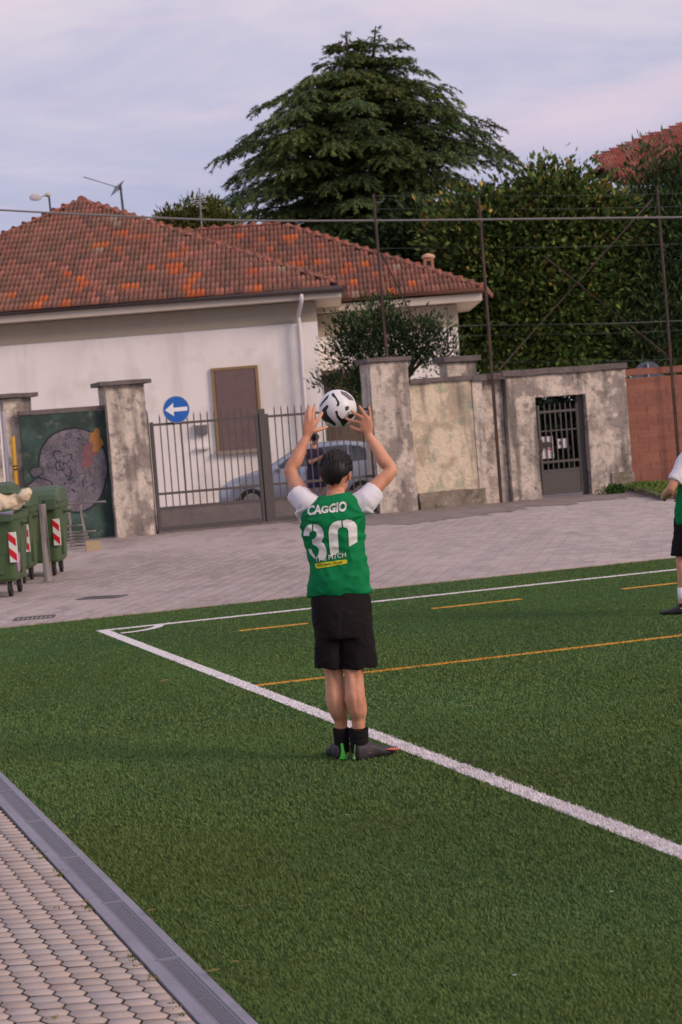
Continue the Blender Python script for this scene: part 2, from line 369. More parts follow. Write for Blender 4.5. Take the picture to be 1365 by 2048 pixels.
# corner arc
bm = bmesh.new(); r0 = .54; pr = None
for k in range(13):
    th = -math.pi / 2 * k / 12
    o_ = pab(a_sl + LW + .02 + (r0) * math.cos(th), b_gl - .1 + r0 * math.sin(th), .008); i_ = pab(a_sl + LW + .02 + (r0 - .1) * math.cos(th), b_gl - .1 + (r0 - .1) * math.sin(th), .008)
    v = (bm.verts.new(i_), bm.verts.new(o_))
    if pr: bm.faces.new((pr[0], v[0], v[1], pr[1]))
    pr = v
struct('corner_arc', bm, M_white)
b_y1 = (ab(500, 1359)[1] + ab(1350, 1287)[1]) / 2
line('yellow_line', a_sl + LW + .002, a_sl + 45, b_y1 - .04, b_y1 + .04, M_yellow)
for (x0, y0, x1, y1) in ((475, 1261, 620, 1248), (860, 1217, 1048, 1199), (1240, 1178, 1358, 1167)):
    p, q = ab(x0, y0), ab(x1, y1); bb = (p[1] + q[1]) / 2
    line('yellow_dash', p[0], q[0], bb - .045, bb + .045, M_yellow)

def make_grass():
    rng = np.random.default_rng(5)
    A, Bq, Wd = [], [], []
    for d0, d1, dens, wd in ((4.4, 7.0, 23000, .0014), (7.0, 9.5, 15000, .0018), (9.5, 13, 7000, .0028), (13, 17.5, 2600, .0042), (17.5, 24, 900, .006)):
        hw = d1 * .30; n = int((d1 - d0) * 2 * hw * dens)
        x = rng.uniform(-hw, hw, n); y = rng.uniform(d0, d1, n)
        m = np.abs(x) < y * .235 + .15; x, y = x[m], y[m]
        A.append(x * G_.x + y * G_.y); Bq.append(x * L_.x + y * L_.y); Wd.append(np.full(len(x), wd))
    a, b, wd = map(np.concatenate, (A, Bq, Wd))
    edge = a_dr + .004 + .01 * np.sin(b * 37) * np.sin(b * 11)
    ok = (a > edge - .012) & (b < b_te - .01); a, b, wd = a[ok], b[ok], wd[ok]; n = len(a)
    jit = rng.normal(0, .004, (2, n))
    which = np.zeros(n, int)
    for (a0, a1, b0, b1, m) in LINES:
        s = (a + jit[0] > a0) & (a + jit[0] < a1) & (b + jit[1] > b0) & (b + jit[1] < b1)
        which[s] = 1 if m is M_white else 2
    x = a * G_.x + b * L_.x; y = a * G_.y + b * L_.y
    sn = lambda f, p: np.sin(x * f + p) * np.sin(y * f * .8 + p * 1.7 + np.sin(x * f * .6))
    patch = sn(1.6, .3) * .5 + sn(4.1, 1.1) * .3 + sn(.7, 2.2) * .5
    fine = sn(19, .5) * .5 + sn(33, 1.9) * .5
    h = rng.uniform(.009, .018, n) * (1 + .15 * patch) + .004 * fine; th = rng.uniform(0, 2 * np.pi, n)
    far = np.clip((np.hypot(x, y) - 11) / 8, 0, 1); h *= 1 - .5 * far; h[which > 0] *= 1.1
    lean = rng.uniform(.25, 1.0, n) * h; la = R(200) + .9 * patch + 1.1 * fine + rng.normal(0, 1.3, n)
    dx, dy = np.cos(la), np.sin(la); wx, wy = np.cos(th) * wd, np.sin(th) * wd
    z0 = np.full(n, -.002)
    V = np.empty((n, 6, 3), np.float32)
    V[:, 0] = np.stack([x - wx, y - wy, z0], 1); V[:, 1] = np.stack([x + wx, y + wy, z0], 1)
    mx_, my_ = x + dx * lean * .35, y + dy * lean * .35
    V[:, 2] = np.stack([mx_ + wx * .9, my_ + wy * .9, h * .6], 1); V[:, 3] = np.stack([mx_ - wx * .9, my_ - wy * .9, h * .6], 1)
    tx, ty = x + dx * lean, y + dy * lean
    V[:, 4] = np.stack([tx + wx * .25, ty + wy * .25, h], 1); V[:, 5] = np.stack([tx - wx * .25, ty - wy * .25, h], 1)
    u = rng.uniform(0, 1, (n, 1)); pt = np.clip(patch * .6 + .5, 0, 1)[:, None]
    g1, g2, g3 = np.array([.112, .184, .062]), np.array([.134, .184, .054]), np.array([.090, .175, .078])
    c = (g1 * (1 - pt) + g2 * pt) * (1 - .35 * u) + g3 * .35 * u
    c *= rng.uniform(.82, 1.18, (n, 1)) * (1 + .08 * fine[:, None]) * (1 + .10 * np.clip(sn(.9, 4.0) + .6 * sn(2.3, .7), -1, 1)[:, None])
    br_ = rng.uniform(0, 1, n) > .985; c[br_] = np.array([.17, .19, .08])
    wc = np.array([.74, .70, .71]) * rng.uniform(.7, 1.1, (n, 1)); yc = np.array([.62, .30, .03]) * rng.uniform(.6, 1.1, (n, 1))
    c[which == 1] = wc[which == 1]; c[which == 2] = yc[which == 2]
    F0 = np.array([[0, 1, 2, 3], [3, 2, 4, 5]])
    for k, nm in ((0, 'turf_fibres'), (1, 'white_line_fibres'), (2, 'yellow_line_fibres')):
        s = which == k; q = int(s.sum())
        F = (F0[None] + (np.arange(q) * 6)[:, None, None]).reshape(-1, 4)
        me = npmesh(nm, V[s].reshape(-1, 3), F, np.repeat(c[s], 6, 0))
        o = obj(nm, me, M_blade, recentre=False); o['kind'] = 'stuff'
        o['label'] = ['short green artificial grass fibres of the pitch', 'white fibres of the touchline and goal line', 'yellow fibres of the small pitch lines'][k]; o['category'] = 'grass'
    print('blades', n)
make_grass()

# slot drains in the road
def road_slot(x0, y0, x1, y1, lab):
    p, q = gz(x0, y0, .012), gz(x1, y1, .012); c = (p + q) / 2; d = q - p; L = d.length; an = math.atan2(d.y, d.x)
    MX = Matrix.Translation(c) @ Matrix.Rotation(an, 4, 'Z'); L = min(L, 1.2)
    th = thing('road_grate', lab, 'drain grate', c, 0, 'drain grates in the paving')
    bm = bmesh.new()
    for s in (-1, 1): box(bm, -L / 2, L / 2, s * .17 - .02, s * .17 + .02, -.01, .006, MX)
    for s in (-1, 1): box(bm, s * (L / 2) - .02, s * (L / 2) + .02, -.149, .149, -.01, .006, MX)
    obj('frame', bm, M_metal, th)
    bm = bmesh.new(); k = -L / 2 + .05
    while k < L / 2 - .05:
        box(bm, k, k + .02, -.148, .148, -.008, .004, MX); k += .05
    obj('grating', bm, mat('grate_iron', (.05, .045, .045), .7), th)
    obj('pit', B(-L / 2 + .02, L / 2 - .02, -.147, .147, -.012, .001 - .002, MX=MX), M_dark, th)
road_slot(32, 1239, 107, 1233, 'dark iron drain grate near the turf edge at the left')
road_slot(165, 1197, 245, 1193, 'dark iron drain grate in the paving right of the bins')

# ============================================================ OLD WALLS, in the frame of the wall line
W0 = gz(262, 1073, .012); WA = R(17.5)
WM = Matrix.Translation(W0) @ Matrix.Rotation(WA, 4, 'Z'); WI = WM.inverted()
def wt(px, py, n=0.0):
    """pixel -> (t along the wall, z) on the plane n metres behind the wall face"""
    r = WI.to_3x3() @ ray(px, py); o = WI @ CAM; k = (n - o.y) / r.y; p = o + r * k; return p.x, p.z
def wbox(bm, t0, t1, n0, n1, z0, z1, bev=0, mi=0): box(bm, t0, t1, n0, n1, z0, z1, WM, bev, mi)
def rough(bm, amt, cuts=6, seed=0):
    bmesh.ops.subdivide_edges(bm, edges=bm.edges[:], cuts=cuts, use_grid_fill=True)
    for v in bm.verts:
        q = v.co * 2.3 + Vector((seed, 0, 0)); v.co += noise.noise_vector(q) * amt + noise.noise_vector(q * 4) * amt * .4
    return bm
def pillar(name, label, px0, px1, pyb, pyt, n0, n1, capover=.13, caph=.09, cat='pillar', m=None, group=None, pyref=None):
    t0 = wt(px0, pyb, n0)[0]; t1 = wt(px1, pyb, n0)[0]; zt = wt((px0 + px1) / 2, pyt, n0)[1]
    c = WM @ Vector(((t0 + t1) / 2, (n0 + n1) / 2, 0))
    th = thing(name, label, cat, c, WA, group)
    bm = bmesh.new(); wbox(bm, t0, t1, n0, n1, -.05, zt); obj('shaft', rough(bm, .018, 7, px0), m or M_old, th)
    bm = bmesh.new(); wbox(bm, t0 - capover, t1 + capover, n0 - capover, n1 + capover, zt + .004, zt + caph); obj('cap', rough(bm, .012, 4, px1), M_cap, th)
    return t0, t1, zt
pillar('gate_pillar', 'tall worn grey pillar left of the barred gate', 236, 313, 1073, 768, -.05, .75)
pillar('gate_pillar', 'worn grey pillar with dark cap right of the barred gate', 762, 838, 1028, 722, -.1, .55, capover=.07)
pillar('wall_pillar', 'low grey pillar behind the bins at the left edge', 30, 86, 1090, 794, .4, .9, capover=.14)
pillar('wall_pillar', 'squat dark capped pillar behind the cream wall section', 915, 972, 1000, 722, .9, 1.4, capover=.1, caph=.12)
# wall at far left
t0 = wt(-180, 1100)[0]; t1 = wt(20, 1090)[0]; zt = wt(10, 830)[1]
th = thing('old_wall', 'grey wall running out of frame left of the bins', 'wall', WM @ Vector(((t0 + t1) / 2, .2, 0)), WA)
bm = bmesh.new(); wbox(bm, t0, t1, .05, .4, -.05, zt); obj('masonry', rough(bm, .012, 6, 1), M_old, th)
bm = bmesh.new(); wbox(bm, t0, t1, -.03, .5, zt + .004, zt + .1); obj('coping', rough(bm, .01, 5, 2), M_cap, th)

# green sheet gate with graffiti
def graffiti_gate():
    t0 = wt(60, 1088, .2)[0]; t1 = wt(235, 1078, .2)[0] - .01; zt = wt(130, 822, .2)[1] - .03
    th = thing('sheet_gate', 'dark green sheet metal gate painted with graffiti', 'gate', WM @ Vector(((t0 + t1) / 2, .22, 0)), WA)
    Mg = mat('green_sheet', (.018, .042, .034), .6, [(2, (.05, .11, .09), .45, .65, .8), (5, (.16, .17, .17), .58, .7, .6), (3, (.008, .018, .014), .5, .7, .8)])
    bm = bmesh.new(); wbox(bm, t0, t1, .2, .25, .02, zt, bev=.004)
    obj('panel', bm, Mg, th)
    bm = bmesh.new(); wbox(bm, t0 - .02, t1, .17, .29, zt + .003, zt + .09, bev=.01); obj('top_rail', bm, M_cap, th)
    W_, H_ = t1 - t0, zt
    n_ = .194
    def disc(nm, cx, cz, rx, rz, m, off, ri=0, wob=.06, seg=48):
        bm = bmesh.new(); k = off; outer, inner = [], []
        for i in range(seg):
            an = 2 * math.pi * i / seg; w_ = 1 + wob * noise.noise((math.cos(an) * 1.5 + cx * 3, math.sin(an) * 1.5, cz))
            outer.append(bm.verts.new(WM @ Vector((cx + rx * w_ * math.cos(an), n_ - off, cz + rz * w_ * math.sin(an)))))
            if ri: inner.append(bm.verts.new(WM @ Vector((cx + (rx * w_ - ri) * math.cos(an), n_ - off, cz + (rz * w_ - ri) * math.sin(an)))))
        if ri:
            for i in range(seg): bm.faces.new((outer[i], outer[(i + 1) % seg], inner[(i + 1) % seg], inner[i]))
        else: bm.faces.new(outer)
        return obj(nm, bm, m, th)
    def sp(px, py): return wt(px, py, n_)
    Mf = mat('spray_lilac', (.15, .135, .165), .7, [(3.5, (.085, .08, .10), .45, .6, .9), (6, (.20, .13, .155), .55, .66, .7), (2.5, (.24, .23, .27), .55, .7, .8), (12, (.10, .12, .12), .56, .66, .6)])
    # contour lines inside the picture
    t = Mf.node_tree; b = t.nodes['Principled BSDF']; cur = b.inputs['Base Color'].links[0].from_socket
    nz = t.nodes.new('ShaderNodeTexNoise'); nz.inputs['Scale'].default_value = 2.6; nz.inputs['Detail'].default_value = .6; nz.inputs['Distortion'].default_value = 1.8
    t.links.new(t.nodes['Texture Coordinate'].outputs['Object'], nz.inputs['Vector'])
    mu = t.nodes.new('ShaderNodeMath'); mu.operation = 'PINGPONG'; mu.inputs[1].default_value = .055; t.links.new(nz.outputs[0], mu.inputs[0])
    mr = t.nodes.new('ShaderNodeMapRange'); mr.inputs[1].default_value = .004; mr.inputs[2].default_value = .013; mr.inputs[3].default_value = 1; mr.inputs[4].default_value = 0; t.links.new(mu.outputs[0], mr.inputs[0])
    mi_ = t.nodes.new('ShaderNodeMix'); mi_.data_type = 'RGBA'; mi_.inputs[7].default_value = (.03, .03, .045, 1); t.links.new(mr.outputs[0], mi_.inputs[0]); t.links.new(cur, mi_.inputs[6]); t.links.new(mi_.outputs[2], b.inputs['Base Color'])
    Mk = mat('spray_black', (.012, .014, .02), .7); Mo = mat('spray_orange', (.32, .15, .04), .7, [(8, (.25, .09, .03), .5, .7, .7)]); Mr = mat('spray_maroon', (.17, .07, .08), .7, [(8, (.25, .13, .14), .5, .7, .7)])
    c = sp(147, 935); r_ = (sp(215, 935)[0] - sp(79, 940)[0]) / 2; rz = (sp(147, 850)[1] - sp(147, 1000)[1]) / 2
    disc('graffiti', c[0], c[1] - .03, r_, rz + .08, Mf, .001)
    disc('graffiti', c[0], c[1] - .03, r_ + .03, rz + .11, Mk, .002, ri=.035)
    o1 = sp(191, 880); disc('graffiti', o1[0], o1[1], .13, .2, Mo, .003, wob=.5)
    o2 = sp(176, 907); disc('graffiti', o2[0], o2[1], .17, .19, Mr, .004, wob=.9)
    o3 = sp(74, 944); disc('graffiti', o3[0], o3[1], .13, .09, Mf, .005, wob=.3); disc('graffiti', o3[0], o3[1], .14, .1, Mk, .006, ri=.02, wob=.3)
    o4 = sp(82, 975); disc('graffiti', o4[0], o4[1], .24, .17, Mf, .007, wob=.3); disc('graffiti', o4[0], o4[1], .25, .18, Mk, .008, ri=.025, wob=.3)
    o5 = sp(125, 925); disc('graffiti', o5[0], o5[1], .18, .22, Mk, .009, ri=.02, wob=.8); disc('graffiti', o5[0] - .02, o5[1] - .04, .06, .08, Mk, .01, ri=.018, wob=.8)
graffiti_gate()

# main wall right of the gate: cream section, recess, section with the doorway
def main_wall():
    zc = wt(880, 762)[1]
    ta, tb = wt(838, 1025)[0], wt(962, 1012)[0]
    th = thing('plaster_wall', 'peeling cream plaster wall section with coping beside the gate pillar', 'wall', WM @ Vector(((ta + tb) / 2, .2, 0)), WA)
    bm = bmesh.new(); wbox(bm, ta + .005, tb, .02, .35, .3, zc - .02); obj('masonry', rough(bm, .012, 8, 5), M_old2, th)
    bm = bmesh.new(); wbox(bm, ta + .005, tb + .1, -.12, .4, -.05, .34); obj('plinth', rough(bm, .03, 7, 6), M_base, th)
    bm = bmesh.new(); wbox(bm, ta + .005, tb + .03, -.05, .42, zc - .015, zc + .08); obj('coping', rough(bm, .015, 7, 7), M_cap, th)
    # second section: pilaster, recess, block with doorway
    t1, t2 = tb + .004, wt(1030, 1005)[0]
    z2 = wt(1000, 765)[1]
    th = thing('old_wall', 'narrow stained wall recess behind the rusty netting post', 'wall', WM @ Vector(((t1 + t2) / 2, .2, 0)), WA)
    bm = bmesh.new(); wbox(bm, t1, t1 + .22, .0, .4, -.05, z2 + .06); obj('pilaster', rough(bm, .012, 6, 8), M_old, th)
    bm = bmesh.new(); wbox(bm, t1 + .224, t2 - .05, .14, .45, -.05, z2 + .06); obj('masonry', rough(bm, .012, 6, 9), M_old, th)
    bm = bmesh.new(); wbox(bm, t1, t2 - .04, -.06, .5, z2 + .065, z2 + .2); obj('coping', rough(bm, .012, 6, 10), M_cap, th)
    # doorway block
    tL, tR = wt(1028, 1003)[0], wt(1268, 985)[0]
    d0, d1 = wt(1085, 995)[0], wt(1186, 988)[0]; dz = wt(1110, 792)[1]; zt = wt(1140, 745)[1]
    th = thing('doorway_wall', 'weathered grey wall block around the barred doorway', 'wall', WM @ Vector(((tL + tR) / 2, .2, 0)), WA)
    bm = bmesh.new(); wbox(bm, tL, d0, .0, .4, -.05, zt); rough(bm, .012, 7, 11)
    b2 = bmesh.new(); wbox(b2, d1, tR, .0, .4, -.05, zt); rough(b2, .012, 7, 12); me = bpy.data.meshes.new('x'); b2.to_mesh(me); b2.free(); bm.from_mesh(me)
    b2 = bmesh.new(); wbox(b2, d0 - .01, d1 + .01, .004, .396, dz, zt - .003); rough(b2, .008, 5, 13); b2.to_mesh(me); b2.free(); bm.from_mesh(me)
    obj('masonry', bm, M_old, th)
    bm = bmesh.new(); wbox(bm, tL - .08, tR + .02, -.07, .48, zt + .004, zt + .13); obj('coping', rough(bm, .012, 10, 14), M_cap, th)
    bm = bmesh.new(); wbox(bm, tR - .5, tR + .03, -.04, .44, -.05, .42); obj('plinth', rough(bm, .02, 5, 15), M_base, th)
    # barred door
    th = thing('barred_door', 'narrow grey barred iron door standing in the old doorway', 'door', WM @ Vector(((d0 + d1) / 2, .2, 0)), WA)
    n0 = .16; fr = .05
    bm = bmesh.new(); wbox(bm, d1 - .12, d1 - .004, n0, n0 + .08, .0, dz - .01, bev=.006); obj('post', bm, M_metal, th)
    bm = bmesh.new(); dl, dr_ = d0 + .1, d1 - .125; top = dz - .18
    wbox(bm, dl, dl + fr, n0, n0 + .05, .06, top); wbox(bm, dr_ - fr, dr_, n0, n0 + .05, .06, top)
    for z in (.06, .55, .74, top - .17): wbox(bm, dl + fr + .001, dr_ - fr - .001, n0 + .003, n0 + .047, z, z + .05)
    wbox(bm, dl + fr + .002, dr_ - fr - .002, n0 + .01, n0 + .04, 1.42, 1.445)
    obj('frame', bm, M_metal, th)
    nb = 6
    for i in range(nb):
        tt = dl + fr + (dr_ - dl - 2 * fr) * (i + 1) / (nb + 1)
        bm = bmesh.new(); wbox(bm, tt - .011, tt + .011, n0 + .014, n0 + .036, .605, top); tube(bm, [WM @ Vector((tt, n0 + .025, top)), WM @ Vector((tt, n0 + .025, top + .05))], [.014, .001], 6); obj('bar', bm, M_metal, th)
    bm = bmesh.new(); wbox(bm, dl + fr + .001, dr_ - fr - .001, n0 + .012, n0 + .03, .112, .548); obj('kick_panel', bm, M_metal, th)
    bm = bmesh.new(); wbox(bm, dl - .06, dl + .06, n0 - .03, n0 - .003, 1.0, 1.26, bev=.01); wbox(bm, dl + .06, dl + .25, n0 - .02, n0 - .003, 1.09, 1.2, bev=.005); obj('lock', bm, mat('lock_case', (.05, .04, .04), .5, metal=.4), th)
    # paper notices
    def notice(px0, py0, px1, py1, lab, marks):
        a = wt(px0, py0, n0 - .01); b = wt(px1, py1, n0 - .01); 
        t_ = thing('notice', lab, 'notice', WM @ Vector(((a[0] + b[0]) / 2, n0 + .05, b[1])), WA)
        bm = bmesh.new(); wbox(bm, a[0], b[0], n0 + .052, n0 + .056, b[1], a[1]); obj('sheet', bm, mat('notice_paper', (.62, .57, .57), .7, [(5, (.5, .46, .46), .5, .7, .6)]), t_)
        for (u0, v0, u1, v1, c) in marks:
            bm = bmesh.new(); W_ = b[0] - a[0]; H_ = a[1] - b[1]
            wbox(bm, a[0] + u0 * W_, a[0] + u1 * W_, n0 + .0485, n0 + .0515, b[1] + v0 * H_, b[1] + v1 * H_); obj('mark', bm, mat('ink', c, .6), t_)
    notice(1083, 874, 1111, 916, 'tall pale notice board behind the door lock', [(.52, .5, .78, .72, (.03, .1, .4)), (.80, .45, .92, .7, (.5, .06, .1)), (.55, .38, .78, .46, (.5, .06, .1))])
    notice(1117, 878, 1139, 895, 'small white notice with a black mark on the door bars', [(.15, .35, .35, .75, (.05, .05, .06))])
    return tR
tR = main_wall()

# brown-grey setts along the foot of the walls, shade painted into their colour
def shade_strip():
    rnd = random.Random(12); a, b = [], []
    for k in range(241):
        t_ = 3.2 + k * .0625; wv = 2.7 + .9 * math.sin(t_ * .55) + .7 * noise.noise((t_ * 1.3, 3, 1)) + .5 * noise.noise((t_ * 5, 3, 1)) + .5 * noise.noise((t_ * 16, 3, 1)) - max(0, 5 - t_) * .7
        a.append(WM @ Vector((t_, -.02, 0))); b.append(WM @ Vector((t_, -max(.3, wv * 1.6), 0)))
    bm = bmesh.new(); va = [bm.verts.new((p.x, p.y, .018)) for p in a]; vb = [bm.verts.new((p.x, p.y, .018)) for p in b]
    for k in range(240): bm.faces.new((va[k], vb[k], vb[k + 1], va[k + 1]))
    struct('shade_tinted_paving', bm, mat('shade_tinted_setts', (.24, .195, .175), .9, [(2.5, (.18, .145, .13), .42, .62, .9, (1, .4, 1)), (6, (.30, .25, .235), .52, .7, .7, (1, .5, 1)), (40, (.1, .085, .08), .55, .7, .6)], bump=(12, .5, .02)))
shade_strip()

# orange block wall at the right
def block_wall():
    t0 = tR + .01; t1 = t0 + 14; zt = wt(1300, 748)[1]
    th = thing('block_wall', 'orange brown block wall right of the doorway', 'wall', WM @ Vector((t0 + 1.2, .2, 0)), WA)
    rnd = random.Random(2); bm = bmesh.new(); V = []
    hh = .205; z = -.03; k = 0
    Mb = mat('terracotta_block', (.28, .115, .08), .9, [(2.0, (.20, .08, .06), .46, .56, .8, (.25, .25, 2.4)), (1.3, (.22, .09, .065), .4, .65, .8), (9, (.33, .15, .10), .52, .7, .5), (30, (.17, .08, .06), .55, .7, .5)], bump=(20, .4, .01))
    while z < zt - .1:
        tt = t0 - (.25 if k % 2 else 0)
        while tt < t1:
            wbox(bm, max(tt, t0) + .004, tt + .492, .115 + rnd.uniform(0, .008), .34, z + .006, min(z + hh, zt) - .006); tt += .5
        z += hh; k += 1
    obj('blocks', bm, Mb, th)
    bm = bmesh.new(); wbox(bm, t0, t1, .128, .33, -.04, zt - .06); obj('mortar', bm, mat('mortar', (.36, .20, .15), .95), th)
    bm = bmesh.new(); wbox(bm, t0, t1, .08, .38, zt - .003, zt + .14); obj('coping', rough(bm, .004, 5, 4), mat('terracotta_coping', (.25, .10, .07), .9, [(6, (.16, .08, .06), .45, .7, .8)]), th)
block_wall()

# kerbed planting strip at the right
def kerb():
    th = thing('kerb', 'grey stone kerb edging the grass strip by the block wall', 'kerb', gz(1330, 1000))
    pts = [(1262, 984), (1325, 1003), (1500, 990)]
    g = [gz(x, y) for x, y in pts]
    for k, (p, q) in enumerate(zip(g, g[1:])):
        d = (q - p); L = d.length; an = math.atan2(d.y, d.x); MX = Matrix.Translation(p) @ Matrix.Rotation(an, 4, 'Z'); n = max(1, int(L / .9)); bm = bmesh.new()
        for i in range(n): box(bm, L * i / n + .005, L * (i + 1) / n - .005, 0, .13, -.02, .13, MX, bev=.012)
        obj('kerb_stone', bm, M_cap if k == 0 else M_conc, th)
    poly = [g[0] + Vector((0, .15, 0)), g[1] + Vector((0, .2, 0)), g[2] + Vector((0, .2, 0)), g[2] + Vector((0, 3.5, 0)), WM @ Vector((tR + .1, .1, 0))]
    bm = bmesh.new(); bm.faces.new([bm.verts.new((p.x, p.y, .075)) for p in poly]); struct('verge', bm, mat('verge_soil', (.05, .06, .025), 1))
    rng = np.random.default_rng(8); n = 9000
    base = np.array([[p.x, p.y] for p in poly]); c = base.mean(0)
    tri = rng.integers(0, 5, n); u = rng.uniform(0, 1, (n, 2)); f = u.sum(1) > 1; u[f] = 1 - u[f]
    P = c + (base[tri] - c) * u[:, :1] + (base[(tri + 1) % 5] - c) * u[:, 1:]
    h = rng.uniform(.03, .16, n) * (.5 + .5 * np.abs(np.sin(P[:, 0] * 2.1))); an = rng.uniform(0, 6.28, n); w_ = .012
    V = np.empty((n, 4, 3)); V[:, 0] = np.c_[P, np.full(n, .07)]; V[:, 1] = V[:, 0] + np.c_[np.cos(an) * w_, np.sin(an) * w_, np.zeros(n)]
    ln = rng.normal(0, .07, (n, 2)); V[:, 2] = V[:, 1] + np.c_[ln, h]; V[:, 3] = V[:, 0] + np.c_[ln, h]
    col = np.array([.09, .17, .03]) * rng.uniform(.5, 1.4, (n, 1)); col[rng.uniform(0, 1, n) > .8] = (.22, .2, .05)
    me = npmesh('weeds', V.reshape(-1, 3), np.arange(n * 4).reshape(-1, 4), np.repeat(col, 4, 0))
    props(obj('verge_grass', me, M_leafg, recentre=False), 'tufts of grass growing behind the kerb', 'grass', kind='stuff')
kerb()

# ============================================================ BARRED DOUBLE GATE
def gate():
    n0 = .12
    tA = wt(318, 1066, n0)[0] + .0; tM = wt(541, 1052, n0)[0]; tB = wt(760, 1033, n0)[0]
    ztop = wt(420, 841, n0)[1]; zpan = wt(420, 1010, n0)[1]; zmid = wt(400, 990, n0)[1]
    Mp = mat('panel_sheet', (.115, .10, .10), .6, [(2, (.16, .13, .12), .45, .7, .7), (7, (.07, .06, .06), .55, .7, .6)])
    for nm, a, b, lab, posts in (('l', tA, tM - .07, 'left leaf of the barred iron gate, under the blue arrow sign', 0), ('r', tM + .07, tB, 'right leaf of the barred iron gate, behind the player', 1)):
        th = thing('gate_leaf', lab, 'gate', WM @ Vector(((a + b) / 2, n0, .02)), WA, 'leaves of the barred gate')
        for s, tt in enumerate((a, b - .07)):
            bm = bmesh.new(); wbox(bm, tt, tt + .07, n0, n0 + .07, .03, ztop + (.05), bev=.005)
            obj('stile', bm, M_metal, th)
        for z, hh in ((ztop - .03, .05), (zpan + .28, .05), (zpan - .02, .06), (.05, .07)):
            bm = bmesh.new(); wbox(bm, a + .072, b - .072, n0 + .01, n0 + .06, z, z + hh); obj('rail', bm, M_metal, th)
        bm = bmesh.new(); wbox(bm, a + .073, b - .073, n0 + .02, n0 + .045, .122, zpan - .022); obj('kick_panel', bm, Mp, th)
        nb = 14
        for i in range(nb):
            tt = a + .07 + (b - a - .14) * (i + 1) / (nb + 1)
            bm = bmesh.new(); wide = .018 if (i == 3 and posts == 0) else .0105
            wbox(bm, tt - wide, tt + wide, n0 + .025, n0 + .046, zpan + .042, ztop + .12)
            tube(bm, [WM @ Vector((tt, n0 + .035, ztop + .119)), WM @ Vector((tt, n0 + .035, ztop + .21))], [.014, .001], 6)
            obj('bar', bm, M_metal, th)
    th = thing('gate_post', 'thick iron post between the two gate leaves', 'gate post', WM @ Vector((tM, n0, 0)), WA)
    bm = bmesh.new(); wbox(bm, tM - .065, tM + .065, n0 - .03, n0 + .1, 0, ztop + .16, bev=.008); wbox(bm, tM - .1, tM + .1, n0 - .06, n0 + .12, -.03, .03); obj('post', bm, M_metal, th)
    th = thing('hinge_post', 'iron hinge tube with bent top beside the left pillar', 'gate post', WM @ Vector((tA - .06, n0, 0)), WA)
    bm = bmesh.new(); pts, rd = spline([WM @ Vector(p) for p in ((tA - .06, n0, 0), (tA - .06, n0, 1), (tA - .06, n0, ztop + .12), (tA - .1, n0, ztop + .25), (tA - .2, n0, ztop + .2))], [.035] * 5); tube(bm, pts, rd, 10); obj('tube', bm, M_metal, th)
    th = thing('gate_sill', 'low concrete sill under the barred gate', 'sill', WM @ Vector(((tA + tB) / 2, n0, 0)), WA)
    bm = bmesh.new(); wbox(bm, tA - .02, tB, n0 - .14, n0 + .3, -.03, .045); obj('sill', rough(bm, .006, 6), M_cap, th)
    # round blue sign
    c = wt(353, 819, n0 - .06); r_ = .275
    th = thing('road_sign', 'round blue sign with a white arrow pointing left', 'road sign', WM @ Vector((c[0], n0 - .05, c[1] - r_)), WA)
    def disc(r, n, t_, m, nm):
        bm = bmesh.new(); rings(bm, [[WM @ Vector((c[0] + r * math.cos(2 * math.pi * i / 40), nn, c[1] + r * math.sin(2 * math.pi * i / 40))) for i in range(40)] for nn in (n, n - t_)]); obj(nm, bm, m, th)
    disc(r_, n0 - .05, .02, mat('sign_rim', (.35, .38, .42), .5), 'rim')
    disc(r_ - .012, n0 - .071, .003, mat('sign_blue', (.004, .10, .42), .45, [(5, (.02, .13, .45), .5, .7, .5)]), 'face')
    bm = bmesh.new(); ar = [(-.235, .0), (-.06, .135), (-.06, .038), (.225, .045), (.225, -.035), (-.06, -.04), (-.06, -.13)]
    rings(bm, [[WM @ Vector((c[0] + x, nn, c[1] + y)) for x, y in ar] for nn in (n0 - .0745, n0 - .0775)]); bmesh.ops.triangulate(bm, faces=bm.faces[:]); obj('arrow', bm, mat('sign_white', (.72, .72, .74), .5, [(8, (.55, .58, .66), .5, .7, .6)]), th)
    bm = bmesh.new(); wbox(bm, c[0] - .012, c[0] + .012, n0 - .048, n0 + .0, c[1] - .3, c[1] + .1); obj('bracket', bm, M_metal, th)
gate()

